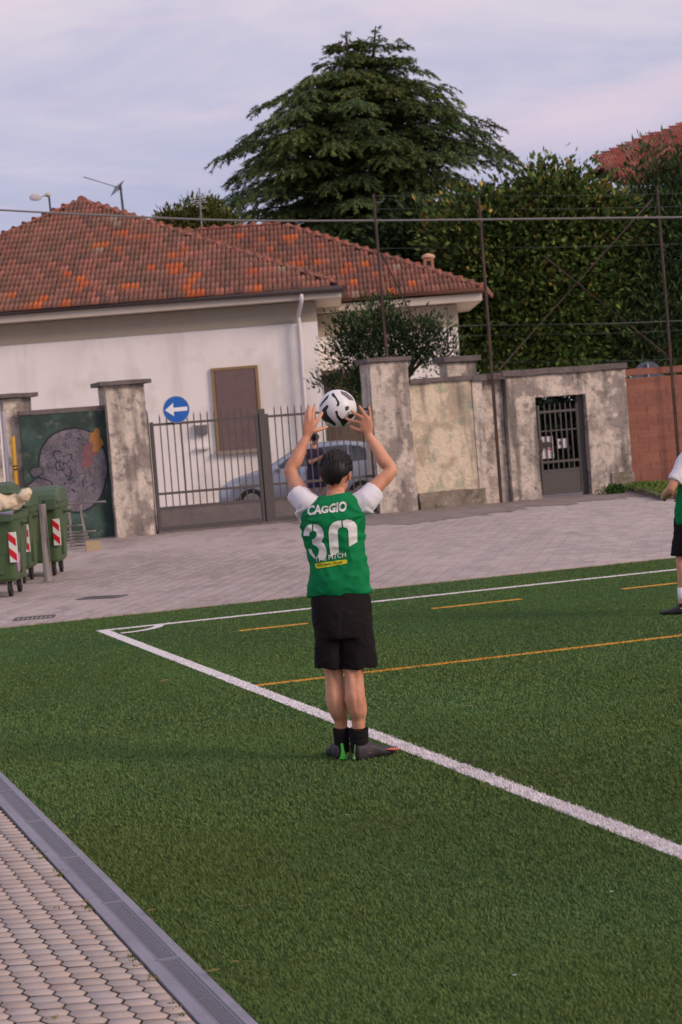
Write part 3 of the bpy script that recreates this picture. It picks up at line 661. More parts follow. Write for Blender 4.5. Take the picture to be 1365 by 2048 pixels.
# ============================================================ NETTING FENCE
def netting():
    g = mat('wire', (.06, .07, .06), .8)
    nn = -.12
    base = [(1003, 1000), (1360, 1000)]
    th = thing('netting_fence', 'tall rusty netting frame of posts, braces and thin wires above the old walls', 'fence', WM @ Vector((wt(1003, 1000, nn)[0], nn, 0)), WA)
    def P(px, py, n=nn): t_, z = wt(px, py, n); return WM @ Vector((t_, n, z))
    tops = [(747, 388), (958, 395), (1314, 372)]
    t_ = [wt(778, 760, nn)[0], wt(1003, 1000, nn)[0], wt(1362, 970, nn)[0]]
    zt = [wt(*p, nn)[1] for p in tops]
    for k in range(3):
        z0 = [wt(770, 715, nn)[1], -.03, -.03][k]
        a = WM @ Vector((t_[k], nn, z0)); b = WM @ Vector((wt(*tops[k], nn)[0], nn, zt[k]))
        obj('post', T([a, (a + b) / 2, b], [.036, .032, .027], 10), M_rust, th)
    for p, q in (((762, 505), (842, 668)), ((1308, 395), (998, 740)), ((1088, 512), (1336, 712))):
        obj('brace', T([P(*p, nn + .07), P(*q, nn + .07)], .019, 6), M_rust, th)
    for y0, y1, x0 in ((392, 384, 747), (418, 410, 747), (652, 636, 915), (497, 484, 747), (672, 655, 915), (725, 712, 995)):
        a, b = P(x0, y0), P(1500, y1)
        obj('wire', T([a, (a + b) / 2 - Vector((0, 0, .04)), b], .0055 if y0 != 652 else .013, 5), g, th)
    th = thing('overhead_cable', 'thick grey cable crossing the whole width above the roofs', 'cable', at(700, 440, 41.5))
    pts = [at(x, y, 41.5) for x, y in ((-400, 396), (0, 420), (240, 432), (480, 441), (750, 441), (960, 439), (1318, 435), (1700, 432))]
    p_, r_ = spline(pts, [.022] * len(pts)); obj('cable', T(p_, r_, 6), mat('cable_sheath', (.20, .19, .19), .7), th)
    # back of a round sign beyond the wall
    c = at(1297, 752, 47); th = thing('road_sign', 'grey back of a round sign rising above the block wall', 'sign', (c.x, c.y, 0))
    bm = bmesh.new(); rings(bm, [[Vector((c.x + .35 * math.cos(2 * math.pi * i / 32), yy, c.z + .35 * math.sin(2 * math.pi * i / 32))) for i in range(32)] for yy in (c.y + .02, c.y)]); obj('disc', bm, mat('sign_back', (.10, .11, .14), .5), th)
    obj('post', T([Vector((c.x, c.y - .04, -.05)), Vector((c.x, c.y - .04, c.z + .3))], .025, 8), mat('sign_post', (.35, .36, .38), .5), th)
netting()
# ============================================================ HOUSES
def ctr(px, py, D, z):
    """point at height z in the direction of a pixel column, D metres ahead"""
    p = at(px, py, D); return Vector((p.x, p.y, z))
def inpoly(p, poly):
    c = False; n = len(poly)
    for i in range(n):
        a, b = poly[i], poly[(i + 1) % n]
        if (a[1] > p[1]) != (b[1] > p[1]) and p[0] < (b[0] - a[0]) * (p[1] - a[1]) / (b[1] - a[1]) + a[0]: c = not c
    return c
def roof_tiles(name, corners, e0, e1, spots, parent, seed=0, base=(.225, .108, .080), keep=None):
    """corners: 3-D polygon of a flat roof slope, e0-e1 its eave; real overlapping tiles"""
    e0, e1 = Vector(e0), Vector(e1); u = (e1 - e0).normalized(); nrm = (Vector(corners[2]) - e0).cross(u)
    nrm = nrm if nrm.z > 0 else -nrm; nrm.normalize(); v = nrm.cross(u); v = v if v.z > 0 else -v
    poly = [((Vector(c) - e0).dot(u), (Vector(c) - e0).dot(v)) for c in corners]
    TW, TL = .24, .37; rnd = random.Random(seed)
    umin, umax = min(p[0] for p in poly), max(p[0] for p in poly); vmax = max(p[1] for p in poly)
    V, F, Cc = [], [], []
    prof = [(0, 0), (.06, .028), (.12, .0), (.18, .028), (.24, 0)]
    prof = [(0, .0), (.025, .04), (.08, .048), (.112, .0), (.14, .04), (.195, .048), (.232, .0)]
    nr = int(vmax / TL) + 1
    for j in range(nr):
        off = (j % 2) * TW / 2
        for i in range(int(umin / TW) - 1, int(umax / TW) + 2):
            cu, cv = i * TW + off + TW / 2, j * TL + TL * .5
            if not inpoly((cu, cv), poly): continue
            c3 = e0 + u * cu + v * cv; px, py = proj(c3)
            org = any(abs(px - sx) < hw and abs(py - sy) < hh for sx, sy, hw, hh in spots)
            k = len(V); jz = rnd.uniform(-.004, .004); ju = rnd.uniform(-.006, .006)
            for (dv, dz) in ((-.03, .075), (TL, .0)):
                for (du, h) in prof:
                    V.append(e0 + u * (i * TW + off + du + ju) + v * (j * TL + dv) + nrm * (h + dz + jz))
            for (du, h) in prof: V.append(e0 + u * (i * TW + off + du + ju) + v * (j * TL - .03) + nrm * (jz - .0))
            m = len(prof)
            for q in range(m - 1):
                F.append((k + q, k + q + 1, k + m + q + 1, k + m + q)); F.append((k + 2 * m + q, k + 2 * m + q + 1, k + q + 1, k + q))
            r = rnd.uniform(.8, 1.18)
            if org: rr_ = rnd.random(); c = (.47 * r ** .6, .120 * r, .042) if rr_ > .3 else (.34, .11, .06)
            else:
                s = rnd.random(); c = (base[0] * r, base[1] * r, base[2] * r)
                if s > .985: c = (.28, .20, .15)
                elif s > .8: c = (.30 * r, .12 * r, .09 * r)
                elif s < .10: c = (.16, .085, .07)
            Cc += [c] * (3 * m)
    me = npmesh(name, np.array([tuple(p) for p in V]), np.array(F), np.array(Cc))
    o = obj(name, me, M_tile, parent)
    bm = bmesh.new(); bm.faces.new([bm.verts.new(Vector(c) - nrm * .012) for c in corners]); me2 = bpy.data.meshes.new('x'); bm.to_mesh(me2); bm.free()
    obj('roof_deck', me2, mat('roof_deck', (.05, .03, .025), 1), parent)
    return o
M_tile = mat('clay_tile', (.3, .1, .07), .9, [(1.1, (.13, .10, .075), .52, .75, .45), (9, (.10, .085, .07), .58, .75, .5), (30, (.30, .2, .16), .6, .8, .4)], bump=(30, .3, .01), attr='Col')
M_cream = mat('cream_paint', (.62, .55, .46), .8, [(3, (.5, .45, .37), .5, .7, .6)])
M_gut = mat('gutter_metal', (.075, .055, .055), .6, [(4, (.11, .07, .055), .5, .7, .6)])
M_wall = mat('white_render', (.87, .83, .795), .9, [(.5, (.78, .74, .72), .4, .65, .8), (1.8, (.56, .53, .49), .55, .72, .45, (1, 1, .18)), (.9, (.66, .62, .57), .52, .62, .5), (60, (.7, .67, .65), .55, .75, .4)], bump=(70, .12, .01))
def ridge_caps(pts, parent, r=.115, cl=.38):
    rnd = random.Random(4); bm = bmesh.new(); V = []
    for p, q in zip(pts, pts[1:]):
        p, q = Vector(p), Vector(q); L = (q - p).length; n = int(L / cl); d = (q - p).normalized()
        for i in range(n):
            a = p + d * (i * cl) + Vector((0, 0, .035 + rnd.uniform(-.008, .008))); b = a + d * (cl + .03) + Vector((0, 0, -.012))
            tube(bm, [a, b], [r * 1.08, r * .86], 8)
    me = bpy.data.meshes.new('ridge_caps'); bm.to_mesh(me); bm.free()
    o = obj('ridge_caps', me, mat('ridge_clay', (.30, .11, .075), .9, [(2.4, (.17, .085, .065), .45, .6, .8), (5, (.42, .17, .09), .5, .7, .6)], bump=(20, .4, .02)), parent); return o
def zsp(lst, ox, oy, s, hh): return [(ox + x / s, oy + y / s, w_ / s, hh / s) for x, y, w_ in lst]

def house():
    De, ze = 49.4, 5.38
    R0 = ctr(684, 578, De, ze); L0 = ctr(-395, 660, De, ze); ap = at(163, 402, 56.0); ap2 = ap + Vector((0, 9, 0))
    th = thing('white_house', 'white house with two hipped clay tile roofs and a closed brown shutter', 'house', ctr(300, 800, 50, 0))
    sp = zsp([(640, 322, 75), (487, 367, 30), (560, 395, 28), (915, 397, 28), (740, 472, 32), (852, 428, 32), (862, 462, 50), (868, 492, 30), (315, 503, 32), (392, 530, 32), (415, 560, 30), (398, 597, 30), (640, 573, 32), (945, 520, 28), (930, 550, 28), (905, 583, 20), (935, 610, 45), (62, 620, 34), (200, 638, 26), (165, 665, 26), (320, 655, 34), (1225, 497, 28), (1272, 582, 32)], 0, 340, 2.4375, 12)
    roof_tiles('roof', [L0, R0, ap], L0, R0, sp, th, 1)
    RB = R0 + Vector((0, 15, 0)); LB = L0 + Vector((0, 15, 0))
    roof_tiles('roof', [R0, RB, ap2, ap], R0, RB, [], th, 2); roof_tiles('roof', [L0, LB, ap2, ap], L0, LB, [], th, 3)
    ridge_caps([R0, ap, ap2], th); ridge_caps([L0, ap], th)
    xl, xr = L0.x + .55, ctr(636, 700, 50, 0).x
    bm = bmesh.new(); box(bm, xl, xr, 50, 64, 0, 5.09); obj('wall', bm, M_wall, th)
    bm = bmesh.new(); box(bm, xl - .03, xr + .03, 49.965, 64.03, 4.57, 5.075); obj('frieze', bm, mat('frieze_paint', (.40, .355, .28), .9, [(3, (.36, .32, .25), .5, .7, .6)]), th)
    bm = bmesh.new(); box(bm, L0.x + .02, R0.x - .02, De + .03, 64.5, 5.10, 5.27); obj('eave', bm, M_cream, th)
    obj('fascia_board', B(L0.x + .02, R0.x - .02, De + .06, De + .1, 5.275, 5.40), M_gut, th)
    bm = bmesh.new(); bm.faces.new([bm.verts.new(v) for v in (LB + Vector((.1, -.3, -.2)), RB + Vector((-.1, -.3, -.2)), ap2 + Vector((0, -.05, -.08)))]); obj('gable', bm, M_wall, th)
    bm = bmesh.new(); tube(bm, [L0 + Vector((-.05, -.05, -.08)), R0 + Vector((.03, -.05, -.08))], .085, 10); obj('gutter', bm, M_gut, th)
    bm = bmesh.new(); tube(bm, [R0 + Vector((.02, 0, -.08)), R0 + Vector((.02, 14.5, -.08))], .08, 10); obj('gutter', bm, M_gut, th)
    # pilaster and downpipe
    x0 = ctr(602, 700, 50, 0).x
    bm = bmesh.new(); box(bm, x0 + .06, xr + .04, 49.90, 49.962, 0, 4.56); obj('pilaster', bm, M_wall, th)
    pts, rd = spline([ctr(603, 590, De - .05, 5.25), ctr(603, 600, De - .05, 5.05), ctr(598, 640, 49.80, 4.72), ctr(600, 660, 49.80, 4.45), ctr(610, 800, 49.80, 2.5), ctr(624, 960, 49.80, .1)], [.05] * 6); obj('downpipe', T(pts, rd, 10), mat('white_pipe', (.68, .65, .66), .5), th)
    # window with closed shutter
    a, b = at(430, 742, 50), at(519, 896, 50); x0, x1, z0, z1 = at(434, 820, 50).x, at(517, 820, 50).x, b.z, a.z
    f = obj('window', B(x0, x1, 49.955, 49.995, z0, z1), mat('shutter_brown', (.20, .135, .13), .7, [(4, (.16, .11, .11), .45, .65, .7), (3, (.25, .17, .15), .5, .7, .6, (1, 1, 12))]), th)
    My = mat('yellow_wood', (.29, .195, .09), .7, [(8, (.25, .15, .07), .45, .7, .7)])
    bm = bmesh.new(); box(bm, x0 - .07, x0, 49.93, 49.99, z0, z1 + .07); box(bm, x1, x1 + .07, 49.93, 49.99, z0, z1 + .07); box(bm, x0 + .001, x1 - .001, 49.93, 49.99, z1 + .001, z1 + .069)
    o = obj('frame', bm, My, th); o.parent = f
    bm = bmesh.new(); k = z0 + .02
    while k < z1 - .03: box(bm, x0 + .03, x1 - .03, 49.945, 49.953, k, k + .042); k += .05
    o = obj('slats', bm, f.data.materials[0], th); o.parent = f
    o = obj('sill', B(x0 - .12, x1 + .12, 49.86, 49.99, z0 - .09, z0 - .002), mat('stone_sill', (.30, .25, .2), .8), th); o.parent = f
    # little grey box with a white ledge below
    c = at(403, 859, 49.9); o = obj('vent_box', B(c.x - .15, c.x + .15, 49.88, 49.99, c.z - .13, c.z + .11, bev=.01), mat('vent_grey', (.16, .16, .17), .7), th)
    o = obj('vent_frame', B(c.x - .17, c.x + .17, 49.90, 49.985, c.z + .112, c.z + .15), M_wall, th)
    c = at(407, 896, 49.9); obj('ledge', B(c.x - .17, c.x + .17, 49.88, 49.99, c.z - .03, c.z + .03), mat('white_ledge', (.75, .73, .73), .6), th)
    # ---- wing
    Dw = 53.3; ze2 = 5.30
    WR = ctr(966, 577, Dw, ze2); WL = ctr(560, 600, Dw, ze2); r1 = at(562, 449, 57.9); r0 = at(340, 460, 57.9); r0.z = r1.z
    r00 = Vector((WL.x - 6, r0.y, r1.z)); WLL = Vector((WL.x - 6, Dw, ze2))
    sp2 = zsp([(118, 155, 32), (112, 185, 32), (12, 220, 20), (298, 210, 32), (180, 272, 28), (150, 308, 62), (268, 300, 38), (450, 322, 38), (443, 357, 34), (552, 315, 32), (585, 382, 28), (733, 375, 30), (505, 425, 62), (470, 462, 34), (822, 433, 30), (690, 472, 44), (1112, 448, 28), (-170, 160, 30), (-60, 170, 35)], 540, 420, 2.844, 12)
    roof_tiles('roof', [WLL, WR, r1, r00], WLL, WR, sp2, th, 5, base=(.21, .095, .07))
    WRB = WR + Vector((1.2, 9.5, 0)); rr1 = r1 + Vector((0, .5, 0)); B0 = Vector((WLL.x, WRB.y, ze2))
    roof_tiles('roof', [WR, WRB, r1], WR, WRB, [], th, 6, base=(.21, .095, .07)); roof_tiles('roof', [B0, WRB, r1, r00], B0, WRB, [], th, 7)
    ridge_caps([WR, r1, Vector((r00.x, r1.y, r1.z))], th)
    xr2 = ctr(919, 700, 53.9, 0).x
    bm = bmesh.new(); box(bm, xr - 3, xr2, 53.9, 63, 3.35, 4.95); obj('wall', bm, M_wall, th)
    x1 = ctr(745, 750, 53.9, 0).x
    bm = bmesh.new(); box(bm, x1, xr2, 53.905, 63, 0, 3.348); obj('wall', bm, M_wall, th)
    bm = bmesh.new(); box(bm, xr + .05, x1 - .002, 55.5, 55.6, 0, 3.346); obj('porch_wall', bm, mat('porch_tan', (.30, .245, .19), .9, [(2, (.22, .18, .14), .45, .65, .7)]), th)
    bm = bmesh.new(); box(bm, xr + .042, x1, 53.86, 53.898, 3.30, 3.42); obj('lintel', bm, mat('lintel', (.17, .13, .11), .9), th)
    bm = bmesh.new(); box(bm, xr - 3, xr2 + .03, 53.87, 53.897, 4.35, 4.93); obj('frieze', bm, mat('frieze_paint_wing', (.42, .37, .29), .9, [(3, (.36, .32, .25), .5, .7, .6)]), th)
    bm = bmesh.new(); box(bm, xr - 3, WR.x - .03, Dw + .05, 63, 4.97, 5.17); obj('eave', bm, M_cream, th)
    bm = bmesh.new(); tube(bm, [WL + Vector((0, -.04, -.06)), WR + Vector((.03, -.04, -.06))], .07, 10); obj('gutter', bm, mat('rusty_gutter', (.13, .06, .035), .7, [(3, (.2, .09, .04), .5, .7, .6)]), th)
    c = at(859, 545, 56.0); ch = obj('chimney', B(c.x - .14, c.x + .14, c.y - .14, c.y + .14, c.z - .6, c.z + .38, bev=.01), mat('chimney_clay', (.42, .20, .13), .9, [(5, (.3, .15, .1), .45, .7, .7)]), th)
    bm = bmesh.new(); rings(bm, [[c + Vector((r_ * math.cos(a), r_ * math.sin(a), z)) for a in [2 * math.pi * k / 12 for k in range(12)]] for r_, z in ((.17, .385), (.2, .43), (.15, .50), (.03, .54))]); o = obj('chimney_cap', bm, mat('cap_clay', (.55, .33, .22), .9), th); o.parent = ch
    obj('flue_opening', B(c.x - .06, c.x + .06, c.y - .146, c.y - .141, c.z + .12, c.z + .32), M_dark, th).parent = ch
    c = at(47, 480, 60); obj('chimney', B(c.x - .35, c.x + .35, c.y - .3, c.y + .3, c.z - 1.5, c.z + .22, bev=.02), mat('dark_chimney', (.04, .035, .04), .9), th)
house()
def antennas():
    Ma = mat('antenna_metal', (.10, .10, .11), .5, metal=.5)
    D = 57.5; a, b = at(250, 440, D), at(241, 370, D)
    th = thing('tv_antenna', 'dark television antenna with a long boom on the main roof', 'antenna', at(250, 440, D))
    obj('mast', T([a - Vector((0, 0, .6)), b], .035, 8), Ma, th)
    p, q = at(168, 354, D - .1), at(243, 377, D - .1); obj('boom', T([p, q], .015, 6), Ma, th)
    bm = bmesh.new()
    for k in range(12): c = p.lerp(q, k / 11); tube(bm, [c - Vector((.02, .16, .02)), c + Vector((.02, .16, .02))], .007, 4)
    for k in range(5): c = at(231 + k * 2, 384 - k * 4, D - .05); tube(bm, [c + Vector((-.14, 0, -.1)), c + Vector((.14, 0, .08))], .014, 5)
    obj('elements', bm, Ma, th)
    D = 60; th = thing('tv_antenna', 'pale grey antenna mast with a small dish left of the roof peak', 'antenna', at(104, 440, D))
    Mb = mat('antenna_pale', (.33, .33, .38), .5)
    obj('mast', T([at(104, 445, D), at(98, 388, D)], .03, 8), Ma, th)
    c = at(72, 394, D); bm = bmesh.new(); ell(bm, c, [(.2, .0, 0), (0, .04, 0), (0, 0, .12)]); obj('dish', bm, mat('dish_pale', (.6, .58, .62), .6), th)
    obj('arm', T([c, at(98, 391, D)], .02, 6), Mb, th)
    c = at(96, 390, D); bm = bmesh.new(); ell(bm, c, [(.09, 0, 0), (0, .09, 0), (0, 0, .07)], 10, 6); obj('receiver', bm, mat('receiver_tan', (.5, .42, .3), .6), th)
    D = 63; th = thing('tv_antenna', 'thin whitish antenna above the roof saddle', 'antenna', at(402, 455, D))
    obj('mast', T([at(405, 465, D), at(399, 376, D)], .025, 6), Mb, th)
    bm = bmesh.new()
    for k in range(6): c = at(400 + (k % 3 - 1) * 5, 400 + k * 4, D); tube(bm, [c - Vector((.22 - .03 * k, 0, -.05)), c + Vector((.22 - .03 * k, 0, .05))], .02, 5)
    obj('elements', bm, mat('antenna_white', (.6, .6, .64), .5), th)
antennas()
def far_house():
    D = 76; th = thing('brick_roofed_house', 'taller house with dark red roof rising behind the trees at the right edge', 'house', ctr(1400, 700, D, 0))
    e0 = at(1182, 354, D); ap = at(1420, 222, D + 4); z = at(1290, 372, D - 4).z
    L0 = Vector((e0.x, e0.y, e0.z)); A_ = Vector((ap.x, ap.y, ap.z)); Fr = at(1255, 372, D - 5); Fr2 = at(1600, 345, D - 5); Fr2.z = Fr.z
    L0.z = Fr.z - .3
    e0 = Fr.copy(); r0 = at(1180, 352, D - 1)
    roof_tiles('roof', [e0, Fr2, A_ + Vector((4, 0, 0)), A_, r0], e0, Fr2, [], th, 9, base=(.27, .075, .055))
    ridge_caps([r0, A_, A_ + Vector((4, 0, 0))], th, r=.13)
    hip0 = at(1262, 350, D - 4.2); hip1 = at(1355, 286, D - 2.5); ridge_caps([hip0, hip1], th, r=.12)
    obj('wall', B(Fr.x + .5, Fr2.x, D - 4.3, D + 3, 0, Fr.z - .25), M_wall, th)
    obj('eave', B(Fr.x, Fr2.x, D - 4.9, D - 4.32, Fr.z - .22, Fr.z - .06), mat('white_eave', (.8, .8, .8), .6), th)
    for x, y in ((1206, 340), (1246, 316)):
        c = at(x, y, D - .6); ch = obj('chimney', B(c.x - .13, c.x + .13, c.y - .13, c.y + .13, c.z - .9, c.z + .15, bev=.01), mat('red_chimney', (.36, .10, .07), .9), th)
        obj('chimney_cap', B(c.x - .18, c.x + .18, c.y - .18, c.y + .18, c.z + .152, c.z + .21), mat('red_cap', (.28, .09, .07), .9), th).parent = ch
far_house()

# ============================================================ TREES
def leafobj(name, V, col, parent):
    n = len(V); me = npmesh(name, V.reshape(-1, 3), np.arange(n * 4).reshape(-1, 4), np.repeat(np.clip(col, 0, 1), 4, 0)); return obj(name, me, M_leafg, parent)
def cedar():
    rng = np.random.default_rng(11); rnd = random.Random(11); D0 = 68
    base = ctr(733, 600, D0, 0); top = at(692, 62, D0); top2 = at(752, 52, D0)
    th = thing('cedar_tree', 'large dark cedar with drooping layered branches behind the house', 'tree', base)
    prof = [(60, 672, 765), (95, 640, 785), (130, 592, 838), (185, 525, 880), (225, 450, 965), (290, 425, 975), (335, 425, 1030), (375, 432, 985), (420, 438, 970), (475, 520, 900)]
    Hs, Ls, Rs = [], [], []
    for y, l, r in prof:
        p, q = at(l, y, D0), at(r, y, D0); z = (p.z + q.z) / 2; Hs.append(z); Ls.append(p.x); Rs.append(q.x)
    Hs, Ls, Rs = np.array(Hs[::-1]), np.array(Ls[::-1]), np.array(Rs[::-1])
    zt = top.z; cx = lambda z: base.x + (top.x - base.x) * z / zt
    bm = bmesh.new(); tube(bm, [base, ctr(728, 480, D0, 7), at(712, 300, D0), at(700, 150, D0), top], [.48, .38, .28, .12, .02], 10)
    tube(bm, [at(712, 300, D0), at(742, 170, D0 + .3), top2], [.2, .1, .02], 8)
    LP, LD, LN, LL, LW_, LC = [], [], [], [], [], []
    def spray(p0, d, L, tone):
        """a flat twig of needles with a drooping tip"""
        n = int(14 + L * 58); t = rng.uniform(0, 1, n) ** .8
        P = p0 + d * (t * L)[:, None] + np.c_[np.zeros(n), np.zeros(n), -.26 * L * t ** 2]
        sd = np.cross(d, [0, 0, 1.]); sg = rng.choice([-1, 1], n)[:, None]
        dd = d * rng.uniform(.3, 1, (n, 1)) + sd * sg * rng.uniform(.1, .9, (n, 1)) + np.c_[np.zeros(n), np.zeros(n), rng.uniform(-.9, .12, n)]
        LP.append(P); LD.append(dd); LN.append(rng.normal(0, .5, (n, 3)) + [0, 0, 1]); LL.append(rng.uniform(.09, .21, n)); LW_.append(rng.uniform(.022, .048, n))
        c = np.array([.074, .125, .046]) * tone * rng.uniform(.6, 1.4, (n, 1)); tip = (t > .75)[:, None]; c = np.where(tip, c * np.array([1.5, 1.35, 1.2]), c); LC.append(c)
    nb = 175; zsplit = at(700, 150, D0).z
    for i in range(nb):
        f = (i + .5) / nb; z = 7.4 + (zt - .5 - 7.4) * f ** .92; z = z * .35 + .65 * (round(z / .62) * .62) + rnd.uniform(-.1, .1); az = i * 2.399963 + rnd.uniform(-.3, .3)
        lx, rx = np.interp(z, Hs, Ls), np.interp(z, Hs, Rs); c = cx(z); ca = math.cos(az)
        reach = (rx - c) if ca > 0 else (c - lx); mean = (rx - lx) / 2
        Lb = max(.4, reach * abs(ca) + mean * .9 * (1 - abs(ca))) * (rnd.choice([.66, .80, .88, .94, .98, 1.0, 1.03]) * rnd.uniform(.95, 1.05))
        if z > zsplit:
            c = top.x if i % 2 else top2.x; Lb = .25 + (zt + (.3 if i % 2 == 0 else 0) - z) * .72 * rnd.uniform(.7, 1.15)
        d = np.array([ca, math.sin(az), 0]); o = np.array([c, base.y, z - Lb * .06]); ns = max(4, int(Lb / .3)); tone = rnd.uniform(.6, 1.35)
        tint = rnd.uniform(0, 1); tn = np.array([1 + .25 * tint, 1, 1 - .2 * tint]) * tone
        path = []
        kink = rnd.uniform(-.25, .25)
        for s in range(ns + 1):
            t = s / ns; path.append(o + d * Lb * t + np.array([-d[1], d[0], 0]) * kink * t * t * Lb * .4 + np.array([0, 0, Lb * (.20 * t - .20 * t * t * t)]))
        tube(bm, [Vector(p) for p in path[:max(2, int(ns * .8))]], [max(.012, .075 * (1 - q / ns) * min(1, Lb / 3)) for q in range(max(2, int(ns * .8)))], 4, cap=False)
        for s in range(max(1, int(ns * .22)), ns + 1):
            t = s / ns; p = path[s]; dirb = path[s] - path[s - 1]; dirb /= np.linalg.norm(dirb) + 1e-9; sd = np.cross(dirb, [0, 0, 1.])
            LT = min(1.15, .35 + Lb * .22) * (1.15 - .55 * t)
            for sg in (-1, 1):
                for rep in range(2):
                    dd = dirb * rnd.uniform(.4, .9) + sd * sg * rnd.uniform(.4, 1) + np.array([0, 0, rnd.uniform(-.25, .08)])
                    spray(p + rng.normal(0, .07, 3), dd / np.linalg.norm(dd), LT * rnd.uniform(.6, 1.1), tn)
            if s == ns: spray(p, dirb, LT * .9, tn * 1.1)
    for tp in (top, top2):          # the two leaders
        for i in range(26):
            z = tp.z - .05 - i * .085; az = i * 2.4; L = .12 + i * .04; x = tp.x + (tp.z - z) * .03
            spray(np.array([x, tp.y, z]), np.array([math.cos(az) * .9, math.sin(az) * .9, .25]), L, np.array([1.1, 1, .8]))
    obj('trunk', bm, M_bark, th, smooth=True)
    V = quads_from(np.concatenate(LP), np.concatenate(LD), np.concatenate(LN), np.concatenate(LL), np.concatenate(LW_))
    print('cedar leaves', len(V)); leafobj('crown', V, np.concatenate(LC), th)
cedar()
def crown(name, label, cat, blobs, D, n, ll, lw, cols, trunk, seed, up=.3, clump=.42, group=None, fill=.35, per=26):
    """blobs: (px, py, rx, ry) in picture pixels at distance D, turned into real ellipsoids; leaves in clumps near their surface"""
    rng = np.random.default_rng(seed); s = FPX / D; th = thing(name, label, cat, ctr(*trunk, D, 0), 0, group)
    ar = np.array([b[2] * b[3] for b in blobs], float); pick = rng.choice(len(blobs), n // per, p=ar / ar.sum())
    Cn, Dn, Cc = [], [], []
    ctrs = [np.array(at(b[0], b[1], D + (b[4] if len(b) > 4 else 0))) for b in blobs]
    for k in pick:
        b = blobs[k]; c = ctrs[k]; rx, rz = b[2] / s, b[3] / s; ry = (rx + rz) / 2 * .9
        v = rng.normal(0, 1, 3); v /= np.linalg.norm(v)
        if v[1] > .3 and rng.uniform() < .6: v[1] = -v[1]
        r = 1 - abs(rng.normal(0, 1)) * .16 if rng.uniform() > fill else rng.uniform(.3, .95)
        p = c + v * np.array([rx, ry, rz]) * r; Cn.append(p); Dn.append(v); Cc.append(rng.uniform(0, 1))
    Cn, Dn, Cc = np.array(Cn), np.array(Dn), np.array(Cc); m = len(Cn)
    off = rng.normal(0, 1, (m, per, 3)) * clump * np.array([1, 1, .75]) * .5
    P = (Cn[:, None] + off).reshape(-1, 3); Dr = (Dn[:, None] * .5 + off / clump * .8 + rng.normal(0, .5, (m, per, 3)) + np.array([0, 0, up])).reshape(-1, 3)
    Nn = rng.normal(0, 1, (m * per, 3)) + np.array([0, -.2, .8])
    sz = rng.uniform(.5, 1.15, m * per); ln = sz * ll; wd = sz * rng.uniform(.8, 1.2, m * per) * lw
    cc = np.repeat(Cc, per); col = np.array(cols[0])[None] * (1 - cc[:, None]) + np.array(cols[1])[None] * cc[:, None]
    zrel = np.repeat(Cn[:, 2], per)
    if len(cols) > 2:
        q = (np.repeat(rng.uniform(0, 1, m), per) * .6 + rng.uniform(0, .4, m * per)) < cols[3] * np.clip((zrel - zrel.min()) / (zrel.max() - zrel.min()) * 1.4, .15, 1); col[q] = cols[2]
    col = col * rng.uniform(.8, 1.2, (m * per, 1)) * np.repeat(rng.uniform(.4, 1.75, m), per)[:, None]
    leafobj('crown', quads_from(P, Dr, Nn, ln, wd), col, th)
    bm = bmesh.new(); b0 = ctr(*trunk, D, 0); hub = np.mean(ctrs, 0); mid = Vector((b0.x * .5 + hub[0] * .5, D, hub[2] * .55)); k = min(1, D / 50)
    tube(bm, [b0, mid], [.16 * (2 if n > 20000 else .6), .11 * (2 if n > 20000 else .6)], 8)
    for c in ctrs[:14]: 
        e = Vector(c); pts, rd = spline([mid, mid.lerp(e, .5) + Vector((0, 0, .2)), e], [.08, .05, .015]); tube(bm, pts, rd, 5, cap=False)
    obj('trunk', bm, M_bark, th, smooth=True); return th
G1, G2, OR = (.035, .075, .018), (.105, .150, .035), (.20, .15, .035)
crown('magnolia_tree', 'broad magnolia with rust and yellow tinged leaves beyond the doorway', 'tree',
      [(1100, 425, 90, 65), (1050, 480, 95, 75), (960, 480, 90, 80), (1130, 470, 110, 90), (1190, 450, 70, 65), (940, 450, 45, 40), (1180, 560, 80, 90), (1000, 570, 110, 90), (1090, 590, 110, 90), (950, 590, 60, 80, .5), (1040, 660, 120, 70), (1150, 660, 90, 70), (965, 680, 60, 60), (1090, 372, 42, 26), (1150, 368, 16, 20), (985, 410, 30, 25), (905, 480, 30, 45, 1)], 60, 66000, .24, .12, [G1, G2, OR, .26], (1060, 740), 21, clump=.8, fill=.3, per=48)
crown('dark_evergreen_tree', 'dense dark green evergreen at the right edge in front of the red roof', 'tree',
      [(1345, 430, 60, 80), (1260, 480, 70, 90), (1330, 520, 100, 100), (1250, 600, 80, 90), (1340, 640, 100, 90), (1230, 690, 70, 60), (1300, 700, 80, 60), (1296, 330, 13, 40), (1352, 345, 22, 40), (1290, 410, 40, 40), (1420, 500, 60, 180)], 60.5, 42000, .28, .06, [(.025, .055, .022), (.07, .105, .035)], (1300, 740), 22, up=.9, clump=.8, fill=.3, per=44)
crown('dark_evergreen_tree', 'shadowy evergreen filling the gap between the wing roof and the magnolia', 'tree',
      [(900, 520, 70, 60), (850, 470, 80, 50), (800, 480, 60, 40), (960, 640, 80, 100), (1050, 640, 140, 110), (1200, 640, 140, 110), (1330, 650, 120, 110), (1000, 500, 100, 80), (1150, 500, 120, 80)], 64, 30000, .38, .15, [(.016, .036, .014), (.035, .06, .02)], (930, 740), 23, clump=.8, fill=.5)
